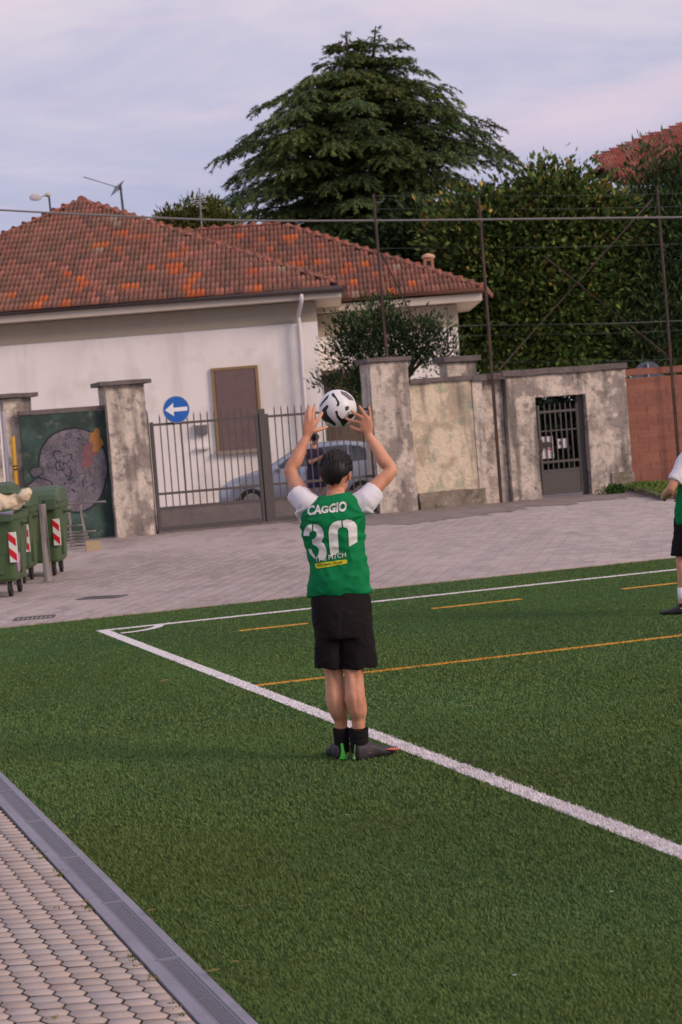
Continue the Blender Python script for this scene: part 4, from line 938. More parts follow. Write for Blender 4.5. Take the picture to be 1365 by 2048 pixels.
crown('shrub', 'loose dark green shrub behind the pillar in front of the house wing', 'shrub',
      [(755, 655, 70, 42), (712, 700, 55, 40), (838, 678, 52, 45), (690, 765, 48, 26), (730, 770, 34, 40), (672, 712, 14, 12), (885, 655, 14, 24), (780, 700, 70, 60), (870, 700, 40, 45), (690, 655, 22, 22), (760, 610, 30, 22), (740, 800, 30, 50)], 44.5, 11000, .14, .042, [(.022, .042, .016), (.045, .075, .028)], (770, 900), 24, up=.9, clump=.34, fill=.4)
crown('small_tree', 'yellowish treetop showing above the roof saddle left of the cedar', 'tree',
      [(350, 444, 34, 14), (400, 425, 32, 22), (440, 446, 34, 14), (385, 450, 60, 14)], 64, 4500, .22, .08, [(.06, .09, .02), (.13, .14, .04)], (400, 700), 25, up=.8, clump=.35)
crown('small_tree', 'dark treetop just above the roof at the left edge', 'tree', [(-8, 505, 16, 18), (-40, 520, 30, 30)], 66, 1500, .2, .07, [(.02, .045, .03), (.03, .05, .03)], (-30, 700), 26, up=.8, clump=.3)
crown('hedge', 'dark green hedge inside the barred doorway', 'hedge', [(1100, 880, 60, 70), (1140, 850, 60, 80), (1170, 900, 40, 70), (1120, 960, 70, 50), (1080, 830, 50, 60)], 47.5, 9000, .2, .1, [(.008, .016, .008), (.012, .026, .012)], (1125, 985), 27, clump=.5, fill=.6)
for x, y, sd_, lab in ((805, 1016, 31, 'small green weed clump at the foot of the pillar'), (1232, 988, 32, 'dark green weeds at the corner of the doorway block'), (1290, 972, 33, 'bright green weeds against the block wall')):
    rng = np.random.default_rng(sd_); c = gz(x, y, .01); n = 420
    P = np.array(c) + rng.normal(0, 1, (n, 3)) * [.13, .05, .0]; P[:, 2] = rng.uniform(.0, .16, n)
    V = quads_from(P, rng.normal(0, .5, (n, 3)) + [0, 0, .9], rng.normal(0, 1, (n, 3)), rng.uniform(.05, .14, n), rng.uniform(.02, .05, n))
    th = leafobj('weed_clump', V, np.array([.05, .11, .02]) * rng.uniform(.5, 1.5, (n, 1)), None); props(th, lab, 'plant', 'weeds at the foot of the walls')

# ============================================================ BINS AND OTHER STREET THINGS
M_bin = mat('green_plastic', (.050, .095, .036), .5, [(2, (.065, .10, .04), .45, .7, .7), (6, (.10, .12, .075), .58, .70, .7), (22, (.13, .13, .10), .64, .70, .5), (3, (.07, .065, .04), .56, .7, .5, (1, 1, .3)), (3, (.035, .065, .028), .55, .7, .6)], bump=(50, .08, .004))
M_lid = mat('green_lid', (.06, .10, .052), .55, [(3, (.09, .13, .085), .5, .7, .6)])
def make_bin(label):
    th = thing('waste_container', label, 'waste container', (0, 0, 0), 0, 'green wheeled waste containers')
    W_, D_ = 1.36, 1.06
    def sec(z, k, r=.07, dz=0):
        w_, d_ = W_ / 2 * k, D_ / 2 * k; p = []
        for cx, cy, a0 in ((w_ - r, d_ - r, 0), (-w_ + r, d_ - r, 90), (-w_ + r, -d_ + r, 180), (w_ - r, -d_ + r, 270)):
            for q in range(4): a = R(a0 + q * 30); p.append(Vector((cx + r * math.cos(a), cy + r * math.sin(a) + D_ / 2, z)))
        return p
    bm = bmesh.new(); rings(bm, [sec(.2, .84), sec(.24, .88), sec(.55, .91), sec(.56, .925), sec(1.0, .965), sec(1.005, 1.0), sec(1.08, 1.0), sec(1.085, .96)]); obj('body', bm, M_bin, th, world=False)
    for x in (-.42, 0, .42): obj('rib', B(x - .03, x + .03, .005, .055, .3, .97, Matrix.Translation((0, .02, 0)) @ Matrix.Rotation(R(-2.2), 4, 'X'), bev=.008), M_bin, th, world=False)
    for s in (-1, 1): obj('rib', B(s * .615 - .03, s * .615 + .03, .38, .62, .3, .97, bev=.01), M_bin, th, world=False)
    bm = bmesh.new(); rs = []
    for k in range(9):
        a = math.pi * k / 8; y = D_ / 2 - math.cos(a) * D_ / 2 * 1.02; z = 1.09 + .235 * math.sin(a) ** .8
        rs.append([Vector((x, y + D_ * 0, zz)) for x, zz in ((-W_ / 2 * .99, 1.088), (W_ / 2 * .99, 1.088), (W_ / 2 * .97, max(1.09, z - .03)), (W_ / 2 * .9, z + .001), (-W_ / 2 * .9, z + .001), (-W_ / 2 * .97, max(1.09, z - .03)))])
    rings(bm, rs); lid = obj('lid', bm, M_lid, th, world=False, smooth=False)
    bm = bmesh.new(); box(bm, -.42, .42, -.05, -.003, 1.06, 1.12, bev=.015); box(bm, .46, .64, -.06, -.003, .98, 1.15, bev=.02); box(bm, -.64, -.46, -.06, -.003, .98, 1.15, bev=.02); obj('handle', bm, M_lid, th, world=False)
    for s in (-1, 1):
        bm = bmesh.new(); tube(bm, [(s * .66, .53, .93), (s * .76, .53, .93)], .035, 10); obj('trunnion', bm, M_bin, th, world=False)
        for y in (.16, .90):
            c = Vector((s * .50, y, .1)); bm = bmesh.new(); rings(bm, [[c + Vector((dx, r_ * math.cos(a), r_ * math.sin(a))) for a in [2 * math.pi * q / 20 for q in range(20)]] for dx, r_ in ((-.026, .08), (-.022, .098), (.022, .098), (.026, .08))])
            wh = obj('wheel', bm, mat('black_rubber', (.02, .02, .02), .7) if s == -1 and y < .5 else bpy.data.materials['black_rubber'], th, world=False)
            bm = bmesh.new(); box(bm, c.x - .045, c.x + .045, y - .05, y + .05, .2, .215); 
            for q in (-1, 1): box(bm, c.x + q * .036 - .003, c.x + q * .036 + .003, y - .03, y + .03, .09, .199)
            tube(bm, [(c.x - .04, y, .1), (c.x + .04, y, .1)], .018, 8)
            obj('caster_fork', bm, mat('zinc', (.5, .48, .46), .4, metal=.7) if s == -1 and y < .5 else bpy.data.materials['zinc'], th, world=False)
    # striped reflector
    for s in (1, -1):
        xa, xb = (.548, .643) if s == 1 else (-.643, -.548); y0, z0, z1 = .040, .45, .84
        rf = obj('reflector', B(xa, xb, y0 - .020, y0 + .06, z0, z1), mat('reflector_white', (.7, .68, .64), .4) if s == 1 else bpy.data.materials['reflector_white'], th, world=False)
        bm = bmesh.new(); hs = .098; k = z1
        for i in range(-1, 4):
            za = z1 - i * 2 * hs; poly = [(xa, za), (xb, za - .09), (xb, za - .09 - hs), (xa, za - hs)]
            pts = []
            n = len(poly); clip = []
            for lim, sg in ((z1, 1), (z0, -1)):
                src = clip or poly; outp = []
                for q in range(len(src)):
                    A_, B_ = src[q], src[(q + 1) % len(src)]; ia, ib = (lim - A_[1]) * sg >= -1e-9, (lim - B_[1]) * sg >= -1e-9
                    if ia: outp.append(A_)
                    if ia != ib: t_ = (lim - A_[1]) / (B_[1] - A_[1]); outp.append((A_[0] + (B_[0] - A_[0]) * t_, lim))
                clip = outp
                if not clip: break
            if len(clip) > 2: bm.faces.new([bm.verts.new((x, y0 - .023, z)) for x, z in clip])
        o = obj('stripes', bm, mat('reflector_red', (.55, .012, .015), .4) if s == 1 else bpy.data.materials['reflector_red'], th, world=False); o.parent = rf
    return th
b0 = make_bin('green waste container nearest the turf, cream sack under its raised lid')
def copy_tree(o, parent=None):
    c = o.copy(); C.objects.link(c); c.parent = parent
    for ch in [x for x in list(bpy.data.objects) if x.parent == o and x != c]: copy_tree(ch, c)
    return c
b1 = copy_tree(b0); b2 = copy_tree(b0)
def place_bin(o, px, py, z=.012): p = gz(px, py, z); o.location = (p.x - .63, p.y - .12, z)
place_bin(b0, 42, 1192); place_bin(b1, 66, 1166); place_bin(b2, 127, 1150)
b1['label'] = 'green waste container squeezed directly behind the one with the sack'; b2['label'] = 'green domed waste container farthest back, beside the old metal rack'
def bin_extras():
    M0 = Matrix.Translation(b0.location)
    for ch in [o for o in bpy.data.objects if o.parent == b0 and o.name.startswith('lid')]:
        ch.data = ch.data.copy(); ch.data.transform(Matrix.Translation((0, 1.06, 1.09)) @ Matrix.Rotation(R(-13), 4, 'X') @ Matrix.Translation((0, -1.06, -1.09)) @ Matrix.Translation((-.02, 0, .02)))
    Mp = mat('pink_spray', (.38, .20, .34), .6, [(7, (.5, .32, .46), .5, .7, .7)]); Mc = mat('cream_tape', (.5, .44, .34), .7, [(6, (.34, .31, .24), .5, .7, .7)])
    def side(y0, y1, z0, z1, m, nm, x=.668):
        bm = bmesh.new(); n = 14; ps = []
        for k in range(n):
            a = 2 * math.pi * k / n; w_ = 1 + .25 * noise.noise((math.cos(a) * 2, math.sin(a) * 2, y0 * 9)); ps.append(((y0 + y1) / 2 + (y1 - y0) / 2 * w_ * math.cos(a), (z0 + z1) / 2 + (z1 - z0) / 2 * w_ * math.copysign(abs(math.sin(a)) ** .6, math.sin(a))))
        rings(bm, [[M0 @ Vector((.584 + .062 * (z - .2) + xx, y, z)) for y, z in ps] for xx in (0.0, .02)]); obj(nm, bm, m, b0)
    side(.12, .42, .3, .95, Mp, 'pink_scrawl'); side(.5, .66, .32, .93, Mc, 'cream_stripe')
    pts, rd = spline([M0 @ Vector(p) for p in ((.1, -.0, .7), (.2, -.0, .66), (.22, -.0, .56), (.12, -.0, .5), (.2, 0, .42), (.33, 0, .38))], [.008] * 6); obj('black_scrawl', T([p + Vector((-.05, .035, 0)) for p in pts], rd, 5), mat('black_scrawl', (.01, .012, .01), .6), b0)
    # sack
    c = b0.location + Vector((.38, .16, 1.22)); bm = bmesh.new()
    ell(bm, c, [(.40, 0, 0), (0, .26, 0), (0, 0, .15)], 28, 18)
    tube(bm, [c + Vector((.2, -.05, .02)), c + Vector((.42, -.1, .08)), c + Vector((.5, -.12, .14))], [.12, .09, .05], 10)
    me = remesh(bm, .018, 2, lambda p: .03 * noise.noise(p * 9) + .012 * noise.noise(p * 25)); 
    th = thing('rubbish_sack', 'cream rubbish sack wedged under the lid of the nearest container', 'sack', c - Vector((0, 0, .15)))
    obj('bag', me, mat('sack_cream', (.62, .52, .36), .6, [(5, (.66, .60, .52), .5, .7, .8), (9, (.45, .32, .18), .6, .75, .6)]), th)
    me = T([c + Vector((-.38, -.20, -.11)), c + Vector((.26, -.2, -.13))], [.05, .04], 10); obj('lower_bag', me, mat('sack_grey', (.24, .23, .3), .5), th)
bin_extras()
def post(name, label, px, py0, py1, r, m, D=None, cap=False):
    b = gz(px, py0, .012) if D is None else ctr(px, py0, D, .0); t_ = at(px - (py0 - py1) * .077, py1, b.y)
    th = thing(name, label, 'post', b); obj('shaft', T([b, Vector((b.x, b.y, t_.z))], r, 12), m, th)
    obj('base_plate', B(b.x - r * 1.8, b.x + r * 1.8, b.y - r * 1.8, b.y + r * 1.8, b.z - .005, b.z + .02), m, th)
    return th
M_gp = mat('grey_steel', (.27, .25, .23), .6, [(5, (.18, .17, .16), .5, .7, .7)], metal=.2)
post('steel_post', 'stout grey post standing between the green containers', 97, 1165, 1008, .055, M_gp)
post('steel_post', 'slim pale grey post behind the nearest container', 30, 1110, 822, .035, mat('pale_steel', (.36, .36, .42), .5))
th = post('marker_post', 'yellow post with a dark band beside the slim grey post', 46, 1112, 873, .035, mat('yellow_post', (.62, .36, .03), .5))
p = at(37, 935, th.location.y); obj('band', T([Vector((th.location.x, th.location.y, p.z - .04)), Vector((th.location.x, th.location.y, p.z + .04))], .038, 12), M_dark, th)
def rack():
    b = gz(165, 1098, .012); D = b.y; th = thing('metal_rack', 'old grey metal frame leaning by the graffiti gate', 'rack', b)
    def q(x, y, d=0): return at(x, y, D + d)
    bm = bmesh.new()
    for p in ([(128, 1009), (212, 1003)], [(137, 1013), (145, 1095)], [(161, 1010), (167, 1052)], [(167, 1052), (178, 1097)], [(134, 1053), (166, 1050)], [(136, 1065), (192, 1062)], [(140, 1010), (141, 1050)]): tube(bm, [q(*p[0]), q(*p[1])], .022, 6)
    for p in ([(137, 1013), (145, 1090)], [(161, 1012), (176, 1088)], [(136, 1078), (172, 1076)]): tube(bm, [q(*p[0], .35), q(*p[1], .35)], .022, 6)
    obj('frame', bm, M_gp, th)
    bm = bmesh.new()
    for y in (1072, 1079, 1086, 1093): 
        a, c = q(136, y), q(172 + (y - 1072) * .3, y - 2); tube(bm, [a, c], .028, 5, flat=.5); tube(bm, [a + Vector((0, .3, 0)), c + Vector((0, .3, 0))], .025, 5)
    obj('slats', bm, M_gp, th)
    b = gz(187, 1101, .012); MX = Matrix.Translation(b) @ Matrix.Rotation(R(12), 4, 'Z'); t2 = thing('wooden_box', 'small pale wooden box on the ground by the pillar', 'box', b, R(12))
    Mw = mat('pale_wood', (.42, .32, .20), .8, [(9, (.32, .23, .14), .45, .7, .7, (1, 1, 6))]); bm = bmesh.new()
    for s in (-1, 1): box(bm, -.13, .13, s * .1 - .008, s * .1 + .008, 0, .17, MX); box(bm, s * .122 - .008, s * .122 + .008, -.09, .09, 0, .17, MX)
    box(bm, -.11, .11, -.09, .09, .01, .02, MX); obj('sides', bm, Mw, t2)
rack()

# ============================================================ CAR in the yard
def car():
    D = 45.2; p = ctr(436, 1000, D, 0); Lc = at(790, 950, D).x - p.x
    th = thing('parked_car', 'silver hatchback parked behind the barred gate', 'car', p)
    MX = Matrix.Translation((p.x, D, 0.0)); K = Lc / 4.1
    Mb = mat('silver_paint', (.42, .45, .52), .28, [(2, (.38, .41, .48), .4, .7, .5)], metal=.55, spec=.6); Mg = mat('car_glass', (.03, .045, .055), .12, spec=.9); Mk = mat('black_trim', (.02, .02, .022), .6); Mt = mat('tyre', (.018, .018, .018), .8); Mh = mat('headlamp', (.55, .58, .62), .15, spec=.9)
    st = [(-.0, .30, .56, .56, .50), (.05, .22, .66, .67, .66), (.3, .2, .80, .82, .76), (.7, .2, .90, .93, .82), (1.05, .2, .95, 1.02, .85), (1.3, .2, .96, 1.12, .86), (1.75, .2, .98, 1.38, .87), (2.05, .2, .99, 1.50, .87), (2.5, .2, 1.0, 1.545, .87), (3.0, .2, 1.0, 1.535, .87), (3.4, .2, 1.01, 1.48, .86), (3.7, .2, 1.01, 1.36, .84), (3.92, .22, .98, 1.1, .8), (4.05, .28, .85, .88, .74), (4.1, .36, .7, .72, .68)]
    rs = []
    for x, zb, belt, zr, hw in st:
        tw = hw - (zr - belt) * .42 if zr - belt > .05 else hw - .06; x *= K; pts = []
        for s in (1, -1):
            side_ = [(hw - .08, zb), (hw, zb + .14), (hw + .01, (zb + belt) / 2), (hw - .02, belt), (tw + .03, belt + (zr - belt) * .85), (tw - .08, zr), (.3, zr + .015)]
            side_ = side_ if s == 1 else side_[::-1]; pts += [Vector((x, .87 + s * -y, z)) for y, z in side_]
        rs.append(pts)
    bm = bmesh.new(); rings(bm, rs); bmesh.ops.recalc_face_normals(bm, faces=bm.faces[:]); bmesh.ops.transform(bm, matrix=MX, verts=bm.verts[:])
    o = obj('body', bm, Mb, th, smooth=True)
    def ywall(x, z):       # outer y of the near side at x, z
        x /= K
        for (a, b) in zip(st, st[1:]):
            if a[0] <= x <= b[0]:
                f = (x - a[0]) / (b[0] - a[0]); zb, belt, zr, hw = [a[i] + (b[i] - a[i]) * f for i in range(1, 5)]
                if z <= belt: return .87 - hw
                return .87 - (hw - .02 - (z - belt) / max(.01, (zr - belt) * .85) * ((hw - .02) - (hw - (zr - belt) * .42 + .03)))
        return 0
    def patch(nm, poly, m, off=-.006, n=1):
        bm = bmesh.new(); f = bm.faces.new([bm.verts.new((x * K, 0, z)) for x, z in poly]); bmesh.ops.triangulate(bm, faces=[f]); bmesh.ops.subdivide_edges(bm, edges=bm.edges[:], cuts=3, use_grid_fill=True)
        for v in bm.verts: v.co.y = ywall(v.co.x, v.co.z) + off
        bmesh.ops.transform(bm, matrix=MX, verts=bm.verts[:]); return obj(nm, bm, m, th)
    patch('window', [(1.35, 1.02), (2.28, 1.04), (2.28, 1.43), (2.08, 1.42), (1.78, 1.31)], Mg); patch('window', [(2.34, 1.04), (3.05, 1.06), (3.05, 1.45), (2.34, 1.44)], Mg); patch('window', [(3.1, 1.06), (3.62, 1.08), (3.55, 1.28), (3.35, 1.40), (3.1, 1.44)], Mg)
    patch('headlight', [(.16, .66), (.62, .80), (.52, .70), (.18, .56)], Mh); patch('side_trim', [(.8, .52), (3.3, .52), (3.3, .58), (.8, .58)], Mk)
    patch('door_seam', [(2.3, .28), (2.315, .28), (2.315, 1.03), (2.3, 1.03)], Mk, -.004); patch('door_seam', [(1.28, .3), (1.295, .3), (1.295, .98), (1.28, .98)], Mk, -.004)
    patch('tail_light', [(3.86, .78), (4.0, .74), (3.96, .98), (3.84, 1.05)], mat('tail_red', (.35, .02, .02), .3))
    # windscreen as a real inclined pane
    bm = bmesh.new(); bm.faces.new([bm.verts.new(MX @ Vector(v)) for v in ((1.14 * K, .2, 1.07), (1.14 * K, 1.54, 1.07), (1.98 * K, 1.4, 1.50), (1.98 * K, .34, 1.50))]); bmesh.ops.translate(bm, verts=bm.verts[:], vec=(-.012, 0, .02)); obj('windscreen', bm, Mg, th)
    bm = bmesh.new(); ell(bm, MX @ Vector((1.42 * K, -.08, 1.02)), [(.07, 0, 0), (0, .09, 0), (0, 0, .07)], 12, 8); obj('mirror', bm, Mb, th, smooth=True)
    for x in (2.12, 2.9): bm = bmesh.new(); yy = ywall(x * K, .9) - .03; box(bm, x * K - .09, x * K + .09, yy, yy + .02, .885, .915, MX, bev=.006); obj('door_handle', bm, Mb, th)
    for x in (.78, 3.32):
        for y in (.0, 1.62):
            c = MX @ Vector((x * K, y + .06, .31)); w_ = []
            bm = bmesh.new(); rings(bm, [[c + Vector((r_ * math.cos(a), dy, r_ * math.sin(a))) for a in [2 * math.pi * q / 28 for q in range(28)]] for dy, r_ in ((-.1, .27), (-.085, .31), (.085, .31), (.1, .27))]); wh = obj('wheel', bm, Mt, th)
            bm = bmesh.new(); rings(bm, [[c + Vector((r_ * math.cos(a), dy, r_ * math.sin(a))) for a in [2 * math.pi * q / 28 for q in range(28)]] for dy, r_ in ((-.112, .02), (-.108, .19), (-.101, .2))]); o = obj('rim', bm, M_gp, th); o.parent = wh
        bm = bmesh.new(); pts = []
        for k in range(17): a = math.pi * k / 16; pts.append(Vector((x * K + .37 * math.cos(a), 0, .31 + .36 * math.sin(a))))
        fpts = [Vector((v.x, ywall(v.x, v.z) - .004, v.z)) for v in pts]; 
        bm.faces.new([bm.verts.new(MX @ v) for v in fpts]); obj('wheel_arch', bm, Mk, th)
car()
# ============================================================ PEOPLE
M_skin = mat('skin', (.63, .32, .19), .55, [(4, (.44, .18, .10), .44, .60, .75), (11, (.66, .30, .21), .4, .7, .6), (45, (.38, .17, .11), .55, .75, .35)], bump=(160, .12, .002), trans=.12)
M_green = mat('green_fabric', (.0, .185, .058), .8, [(7, (.0, .13, .042), .4, .7, .6), (3, (.005, .23, .075), .5, .7, .5)], bump=(240, .15, .002), spec=.2)
M_tee = mat('white_fabric', (.72, .70, .76), .85, [(6, (.62, .60, .66), .5, .75, .6)], bump=(200, .12, .002))
M_blackf = mat('black_fabric', (.008, .006, .007), .85, [(9, (.014, .010, .011), .45, .7, .7)], bump=(200, .15, .002), spec=.2)
M_hair = mat('dark_hair', (.006, .004, .004), .5, [(60, (.016, .010, .008), .5, .75, .7, (1, 1, .15))], spec=.3)
M_shoe = mat('dark_shoe', (.028, .023, .027), .6, [(18, (.075, .06, .065), .5, .70, .6), (60, (.02, .018, .02), .5, .7, .6)], bump=(120, .3, .002))
M_print = mat('print_white', (.66, .66, .64), .6, [(9, (.5, .52, .5), .5, .7, .6)])
def V3(p): return Vector(p)
def ering(c, lat, dep, n=20, p=2.0):
    r = []
    for k in range(n):
        a = 2 * math.pi * k / n; ca, sa = math.cos(a), math.sin(a)
        r.append(c + lat * math.copysign(abs(ca) ** (2 / p), ca) + dep * math.copysign(abs(sa) ** (2 / p), sa))
    return r
def head_parts(bm, c, up, fw, s=1.0, neck=None):
    """head as ellipsoids merged later; c centre, up/fw unit vectors"""
    sd = fw.cross(up).normalized()
    ell(bm, c + up * .02 * s + fw * -.008, [sd * .074 * s, fw * .092 * s, up * .098 * s], 20, 14)
    ell(bm, c - up * .045 * s + fw * .018, [sd * .058 * s, fw * .068 * s, up * .068 * s], 18, 12)
    tube(bm, [c + fw * .088 + up * .02, c + fw * .112 - up * .015, c + fw * .088 - up * .028], [.008, .014, .010], 8)
    ell(bm, c + fw * .078 + up * .03, [sd * .045, fw * .014, up * .010], 12, 8)
    ell(bm, c + fw * .084 - up * .055, [sd * .024, fw * .010, up * .009], 12, 8)
    for q in (-1, 1):
        ell(bm, c + sd * q * .076 * s - up * .01 - fw * .004, [(sd * q + fw * -.6).normalized() * .014, fw * .020 + sd * q * -.004, up * .033], 12, 8)
def make_face(c, up, fw, body):
    sd = fw.cross(up).normalized(); Me = bpy.data.materials.get('eye') or mat('eye', (.6, .58, .56), .3); Mi = bpy.data.materials.get('iris') or mat('iris', (.03, .02, .015), .2)
    for q in (-1, 1):
        bm = bmesh.new(); ell(bm, c + sd * q * .031 + fw * .076 + up * .008, [sd * .013, fw * .011, up * .008], 12, 8); e = obj('eye', bm, Me, body, smooth=True)
    bm = bmesh.new(); ell(bm, c - up * .055 + fw * .092, [sd * .022, fw * .006, up * .004], 12, 8); obj('mouth', bm, bpy.data.materials.get('lips') or mat('lips', (.38, .13, .11), .5), body, smooth=True)
def hair_cap(c, up, fw, seed=0, s=1.0):
    sd = fw.cross(up).normalized(); bm = bmesh.new(); n, m = 72, 36; rs = []
    cc = c + up * .022
    for j in range(1, m):
        th = math.pi * .80 * j / m; row = []
        for k in range(n):
            a = 2 * math.pi * k / n; d = sd * (math.cos(a) * math.sin(th)) + fw * (math.sin(a) * math.sin(th)) + up * math.cos(th)
            front = max(0, d.dot(fw)); r_lim = 1.0
            low = -d.dot(up)
            rr = 1.13 + .035 * noise.noise((math.cos(a) * 3 + seed, math.sin(a) * 3, th * 1.2)) + .020 * math.sin(k * 2.1 + 3 * noise.noise((a, th, seed)))
            # hairline: the shell dives into the skull over the face, round the ears and at the nape
            ear = abs(d.dot(sd)); lim = -.80 + .72 * ear ** 2.2 + .05 * math.sin(k * .9)
            if front > .12: lim = max(lim, min(.45, front * .9 - .05))
            t_ = (-low - lim); rr -= max(0, min(.22, (.05 - t_) * 2.4)) if t_ < .05 else 0
            row.append(cc + sd * (d.dot(sd) * .084 * s * rr) + fw * (d.dot(fw) * .098 * s * rr) + up * (d.dot(up) * .104 * s * rr))
        rs.append(row)
    rings(bm, rs); return bm
def wr_cloth(scale, amp, seed=0, stretch=(1, 1, 1)):
    st = Vector(stretch)
    def f(p):
        q = Vector((p.x * st.x, p.y * st.y, p.z * st.z)) * scale + Vector((seed, seed * .7, 0)); v = noise.noise(q); w_ = 1 - abs(noise.noise(q * 1.9 + Vector((3, 1, 2)))) * 2
        return amp * v + amp * .8 * max(0, w_ - .45)
    return f
def foot_shoe(bm, heel, d, L=.27, z=None, w_=.045):
    """a low sports shoe: heel point on the ground, horizontal direction"""
    d = Vector(d).normalized(); sd = d.cross(Vector((0, 0, 1))); g = Vector(heel); rs = []
    for t, wd, hh, zb in ((.0, .022, .03, .018), (.03, .034, .052, .008), (.14, .037, .060, .006), (.30, .036, .060, .006), (.45, .038, .050, .008), (.62, .046, .037, .006), (.78, .047, .028, .008), (.93, .040, .022, .010), (1.0, .024, .016, .014)):
        c = g + d * (t * L) + Vector((0, 0, zb + hh / 2 * 1.2)); rs.append(ering(c, sd * wd, Vector((0, 0, hh * .70)), 18, 2.6))
    rings(bm, rs)
def studs(bm, heel, d, L=.27):
    d = Vector(d).normalized(); sd = d.cross(Vector((0, 0, 1)))
    for t, s in ((.1, .6), (.1, -.6), (.62, .7), (.62, -.7), (.8, .6), (.8, -.6)):
        c = Vector(heel) + d * t * L + sd * s * .04; tube(bm, [c + Vector((0, 0, .012)), c - Vector((0, 0, .004))], [.008, .006], 6)

# ------------------------------------------------------------ the player throwing in
def thrower():
    D0 = gz(700, 1519).y
    def q(x, y, d=0): return at(x, y, D0 + d)
    base = gz(700, 1519); base = Vector((base.x, D0, 0))
    root = thing('person', 'player in green bib with number thirty throwing the ball, seen from behind', 'person', base)
    up = (q(672, 930) - q(678, 1100)); up.y = 0; up.normalize()
    fw = Vector((.30, .95, -.12)).normalized(); hup = (up - fw * up.dot(fw) * .9).normalized(); hc = q(673, 949, .03)
    fw = (fw - hup * fw.dot(hup)).normalized()
    bm = bmesh.new()
    head_parts(bm, hc, hup, fw, 1.03)
    tube(bm, [q(671, 962, .02), q(672, 985, .0), q(673, 1010, -.01)], [.049, .051, .074], 16)
    # trunk
    R_ = []
    for (y, xl, xr, dp) in ((1000, 634, 706, .07), (1018, 612, 722, .095), (1050, 611, 723, .11), (1100, 624, 718, .095), (1150, 634, 724, .085), (1195, 636, 727, .085), (1235, 636, 732, .105), (1262, 638, 734, .105)):
        l, r = q(xl, y + 4), q(xr, y - 5); R_.append(ering((l + r) / 2, (r - l) / 2, Vector((0, dp, 0)), 20, 2.3))
    rings(bm, R_)
    # arms: shoulder, elbow, wrist
    arms = {'l': (q(614, 1010, .0), q(582, 943, .10), q(613, 876, .17)), 'r': (q(726, 1002, .0), q(781, 942, .10), q(738, 871, .17))}
    for k, (s, e, w_) in arms.items():
        m1 = s.lerp(e, .5); m2 = e.lerp(w_, .35); pts, rd = spline([s, m1, e, m2, e.lerp(w_, .75), w_], [.051, .0445, .0365, .0405, .0300, .0240], 4); tube(bm, pts, rd, 16)
        ell(bm, e + (e - s.lerp(w_, .5)).normalized() * .010, [Vector((.032, 0, 0)), Vector((0, .034, 0)), Vector((0, 0, .034))], 12, 8)
    # hands: every finger is a bent chain rooted in the palm
    hands = {'l': dict(w=(613, 876, .17), k=[(613, 846), (618, 841), (625, 841), (632, 846)],
                       f=[[(612, 834), (613, 826), (615, 818)], [(618, 827), (619, 818), (620, 811)], [(627, 828), (628, 820), (628, 814)], [(638, 837), (642, 831), (645, 825)]],
                       t=[(622, 864), (635, 860), (646, 857), (657, 853)]),
             'r': dict(w=(738, 871, .17), k=[(741, 842), (735, 837), (728, 839), (721, 846)],
                       f=[[(741, 829), (740, 821), (739, 813)], [(728, 826), (723, 818), (719, 812)], [(719, 832), (711, 828), (704, 822)], [(710, 843), (701, 841), (692, 836)]],
                       t=[(730, 862), (719, 860), (709, 857), (700, 851)])}
    hb = bmesh.new()
    for k, h in hands.items():
        wx, wy, wd = h['w']; s_ = 1 if k == 'l' else -1; kd = [.17, .165, .17, .18]
        kn = [q(*h['k'][i], kd[i]) for i in range(4)]; w_ = q(wx, wy, wd); kc = sum(kn, Vector()) / 4
        lat = (kn[3] - kn[0]) / 2; lat = lat.normalized() * .038; ax = (kc - w_).normalized(); lat = lat - ax * lat.dot(ax)
        dp = ax.cross(lat.normalized()) * .0155
        rings(hb, [ering(w_ - ax * .03, lat * .62, dp * 1.45, 14), ering(w_ + ax * .01, lat * .66, dp * 1.3, 14), ering(w_.lerp(kc, .5), lat * .98, dp * 1.15, 14, 2.5), ering(w_.lerp(kc, .85), lat * 1.06, dp, 14, 2.5), ering(kc + ax * .006, lat * .9, dp * .7, 14, 2.5)])
        for i, ch in enumerate(h['f']):
            pd = [.185, .205, .225]; pts = [w_.lerp(kn[i], .65), kn[i]] + [q(*p, kd[i] + (.012, .034, .060)[j]) for j, p in enumerate(ch)]
            rr = (.0095, .0104, .0108, .0104)[i]; p2, r2 = spline(pts, [rr, rr * 1.12, rr, rr * .92, rr * .72], 4); tube(hb, p2, r2, 10)
            ell(hb, p2[-1], [Vector((rr * .7, 0, 0)), Vector((0, rr * .7, 0)), Vector((0, 0, rr * .7))], 8, 6)
        pts = [q(*p, wd + (.0, .012, .028, .045)[j]) for j, p in enumerate(h['t'])]; p2, r2 = spline([w_.lerp(kc, .2)] + pts, [.012, .0135, .0118, .0105, .0078], 4); tube(hb, p2, r2, 10)
    tm = bpy.data.meshes.new('t'); hb.to_mesh(tm); hb.free(); bm.from_mesh(tm)
    # legs
    legs = {'l': ((660, 1240), (668, 1345), (672, 1398), (682, 1440), (684, 1480)), 'r': ((712, 1240), (708, 1345), (711, 1398), (717, 1440), (719, 1478))}
    dz = {'l': .03, 'r': -.03}
    for k, p in legs.items():
        d = dz[k]; a = [q(*p[0], d), q((p[0][0] + p[1][0]) / 2, 1300, d), q(*p[1], d - .0), q((p[1][0] + p[2][0]) / 2, 1370, d - .01), q(*p[2], d - .02), q(p[2][0] + 5, 1422, d - .012), q(*p[3], d), q(*p[4], d), q(p[4][0] + 1, 1500, d + .01)]
        pts, rd = spline(a, [.088, .068, .055, .0545, .0595, .053, .040, .031, .032], 3); tube(bm, pts, rd, 18)
